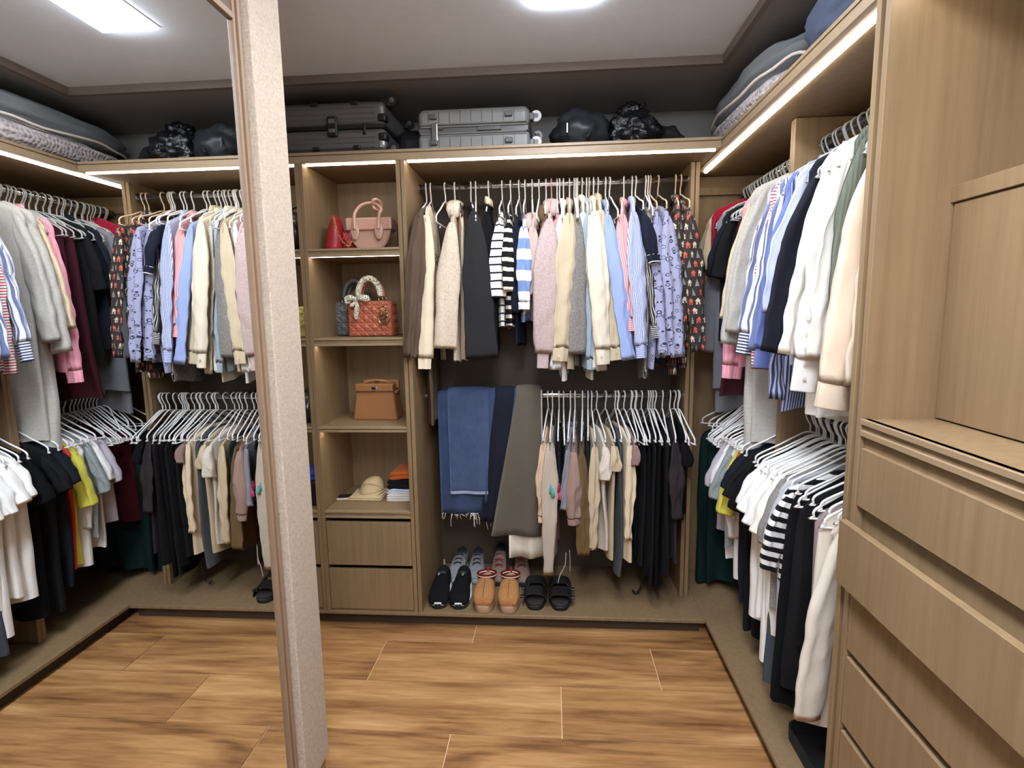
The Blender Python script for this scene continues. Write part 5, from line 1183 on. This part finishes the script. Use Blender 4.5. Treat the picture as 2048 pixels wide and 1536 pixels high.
for i, (x, lab) in enumerate(((-.842, 'black two-strap buckled sandal, left one'), (-.712, 'black two-strap buckled sandal, right one'))):
    t = shoe_empty('sandal', x, .045, lab, 'shoe', .0); sx = -1 if i == 0 else 1
    sole(.255, .118, .026, 'sole', BSOL, t); sole(.250, .112, .010, 'footbed', plain('dark_footbed', (40, 36, 34), .8), t, .026)
    for yy_, h_, wd_ in ((.058, .072, .064), (.142, .090, .052)):
        rings = []
        for j in range(15):
            a = PI*j/14; c_, s_ = math.cos(a), math.sin(a); px, pz = .059*math.copysign(abs(c_)**.55, c_), .018+(h_-.018)*abs(s_)**.7
            rings.append([Vector((px+dx, yy_+dy+.012*s_*(1 if dy > 0 else .4), pz+dz+.010*s_*(1 if dy > 0 else 0))) for dx, dy, dz in ((0, -wd_/2, 0), (0, wd_/2, 0), (.0035*c_, wd_/2, .0035), (.0035*c_, -wd_/2, .0035))])
        st = link('strap', loft(rings), BLR, t, smooth=False)
        o = box('strap_end', (sx*.052-.006, sx*.075+.002 if sx > 0 else sx*.052+.006, yy_-.012, yy_+.012, .040, .052) if sx > 0 else (-.077, -.046, yy_-.012, yy_+.012, .040, .052), BLR, st, bev=.003)
        ring(st, STEEL, (sx*.050, yy_, .052), .013, .002, 'buckle', 'x', n=12)
GSN = cloth('grey_mesh_shoe', (126, 128, 130), 'heather', (150, 150, 150)); GLC = plain('dark_laces', (44, 46, 50), .8)
def sneaker(x, y, label, m, solem, lacem, L=.27, top=.095, high=.0, boot=False, name='sneaker', rz=0):
    t = shoe_empty(name, x, y, label, 'shoe', rz)
    sole(L, .104, .026, 'sole', solem, t, toe_up=.006)
    hi = high
    up = shoe_loft(L-.006, .098, [(.01, .42, .02, .040, .9), (.05, .76, .02, .054, .8), (.14, .97, .02, .064, .75), (.27, 1.0, .02, .074, .75), (.40, .92, .02, .090, .8), (.52, .82, .02, .106+hi*.5, .85), (.64, .75, .02, .112+hi, .9), (.78, .72, .02, .104+hi, .9), (.92, .68, .02, .110+hi, .9), (1.0, .40, .02, .106+hi, .9)], 'upper', m, t)
    shoe_loft(L-.006, .072, [(.62, .4, .09+hi, .1155+hi, .9), (.72, .8, .09+hi, .1160+hi, .9), (.86, .8, .09+hi, .1150+hi, .9), (.94, .4, .09+hi, .114+hi, .9)], 'opening', GLC, up)
    for k in range(6):
        f = .30+k*.052; z = .078+(f-.27)*.11+ (hi*.5 if f > .5 else hi*max(0, f-.3)*2); y_ = f*L
        link('lace', tube(spline([(-.024, y_, z-.004), (0, y_+.010*(-1)**k, z+.007), (.024, y_+.004, z-.004)], 4), .0024, 6), lacem, up, smooth=True)
    link('toe_cap', tube([(.036*math.cos(a), .050-.030*math.sin(a)+.01, .056-.012*abs(math.cos(a))) for a in np.linspace(0, PI, 12)], .0016, 5), solem, up)
    return t
MIDG = plain('pale_grey_sole', (170, 172, 172), .7)
sneaker(-1.305, .295, 'grey mesh running shoe standing behind the black sneakers, left one', GSN, MIDG, GLC, rz=-.05)
sneaker(-1.185, .295, 'grey mesh running shoe standing behind the black sneakers, right one', GSN, MIDG, GLC, rz=.05)
RLC = plain('crimson_laces', (140, 26, 48), .8); TBT = plain('taupe_suede', (146, 122, 104), .9, nscale=30, bumps=.2)
sneaker(-1.06, .275, 'taupe boot with red laces behind the slippers, left one', TBT, plain('dark_boot_sole', (40, 34, 32), .7), RLC, L=.26, high=.035, name='boot', rz=-.02)
sneaker(-.925, .275, 'taupe boot with red laces behind the slippers, right one', TBT, MATS['dark_boot_sole'], RLC, L=.26, high=.035, name='boot', rz=.04)

# ---------------------------------------------------------------- small things
t = empty('fabric_bin', (.24, -.86, ZP), 'low black open bin on the right base board below the sweatpants', 'bin')
bm = bmesh.new()
def rr_ring(x, y, z, r): return [Vector((sx*(x-r)+r*math.cos(a), sy*(y-r)+r*math.sin(a), z)) for sx, sy, a0 in ((1, 1, 0), (-1, 1, PI/2), (-1, -1, PI), (1, -1, 1.5*PI)) for a in np.linspace(a0, a0+PI/2, 6)]
link('walls', loft([rr_ring(.155, .145, 0, .03), rr_ring(.160, .150, .055, .045), rr_ring(.155, .145, .055, .043), rr_ring(.148, .138, .004, .03)]), plain('matte_black', (12, 12, 13), .8), t)
GRY = cloth('dusty_pink_cord', (176, 160, 150))
cp = [at(1132, 1105, 1, .10), at(1130, 1130, 1, .09), at(1120, 1150, 1, .07), at(1116, 1166, 1, .06)]
t = link('drawstring', tube(spline(cp, 6), .0022, 6), GRY, None, smooth=True); tag(t, 'pale drawstring cord dangling down to the right sandal', 'cord')
cp = [at(1139, 1100, 1, .13), at(1140, 1120, 1, .13), at(1140, 1143, 1, .13)]
t = link('drawstring', tube(spline(cp, 6), .002, 6), GRY, None, smooth=True); tag(t, 'second shorter drawstring cord hanging beside the first', 'cord')
cp = [at(1288, 1120, 1, .24), at(1287, 1150, 1, .23), at(1282, 1170, 1, .22), at(1277, 1182, 1, .22), at(1270, 1186, 1, .22), at(1265, 1180, 1, .22)]
t = link('umbrella_handle', tube(spline(cp, 6), .0045, 8), plain('gloss_black', (14, 14, 15), .15), None, smooth=True); tag(t, 'thin glossy black hook dangling below the black clothes', 'hook')
for (u, v, y, col_, lab) in ((1101, 978, .05, (90, 160, 158), 'turquoise tassel on the dark teal blouse'), (1106, 985, .045, (96, 168, 164), 'second turquoise tassel, a little lower right'), (1121, 990, .05, (230, 70, 130), 'hot pink tassel on the dark teal blouse'), (1119, 975, .055, (150, 40, 70), 'dark pink tassel above the hot pink one')):
    p_ = at(u, v, 1, y); rings = []
    for f, r_ in ((0, .002), (.1, .006), (.2, .004), (.35, .008), (1, .011)): rings.append([Vector((r_*math.cos(a), r_*.7*math.sin(a), .022-.045*f)) for a in [2*PI*k/12 for k in range(12)]])
    t = link('tassel', loft(rings), cloth('tassel_%d' % int(u), col_), None, p_, smooth=True); tag(t, lab, 'tassel')
BTN = plain('pearl_button', (216, 206, 190), .3)
sh_ = [o for o in bpy.data.objects if o.get('label', '').startswith('white shirt with a buttoned placket')][0]
for k in range(5):
    b_ = link('button', disc_mesh(.006, .003, 14, .0008), BTN, sh_); b_.location = Vector((.012, -.8655, 1.57-.045*k))-sh_.location; b_.rotation_euler = (PI/2, 0, 0)
for lab, uv_, y in (('khaki shirt with a metal', (1233, 708), .028), ('ivory twill overshirt', (1203, 712), .01), ('cream corduroy shirt', (1118, 712), .01)):
    s_ = [o for o in bpy.data.objects if o.get('label', '').startswith(lab)][0]; p_ = at(uv_[0], uv_[1], 1, y)
    b_ = link('button', disc_mesh(.0055, .004, 14, .0008), GOLD if 'khaki' in lab else BTN, s_, p_-s_.location, (PI/2, 0, 0))
# script embroidered on the cream sweatshirt
s_ = [o for o in bpy.data.objects if o.get('label', '').startswith('cream sweatshirt')][0]
p_ = at(874, 520, 1, .17)-s_.location
for k_, q_ in enumerate(([(866, 512), (871, 508), (873, 514), (868, 520), (873, 525), (870, 530), (866, 528)], [(882, 506), (877, 512), (874, 522), (876, 532), (882, 536)], [(876, 515), (880, 512), (882, 518), (878, 526), (884, 528)])):
    o_ = link('script_lettering', tube(spline([at(u, v, 1, .150)-s_.location for u, v in q_], 5), .0016, 6), plain('ink_thread', (40, 38, 40), .8), s_)
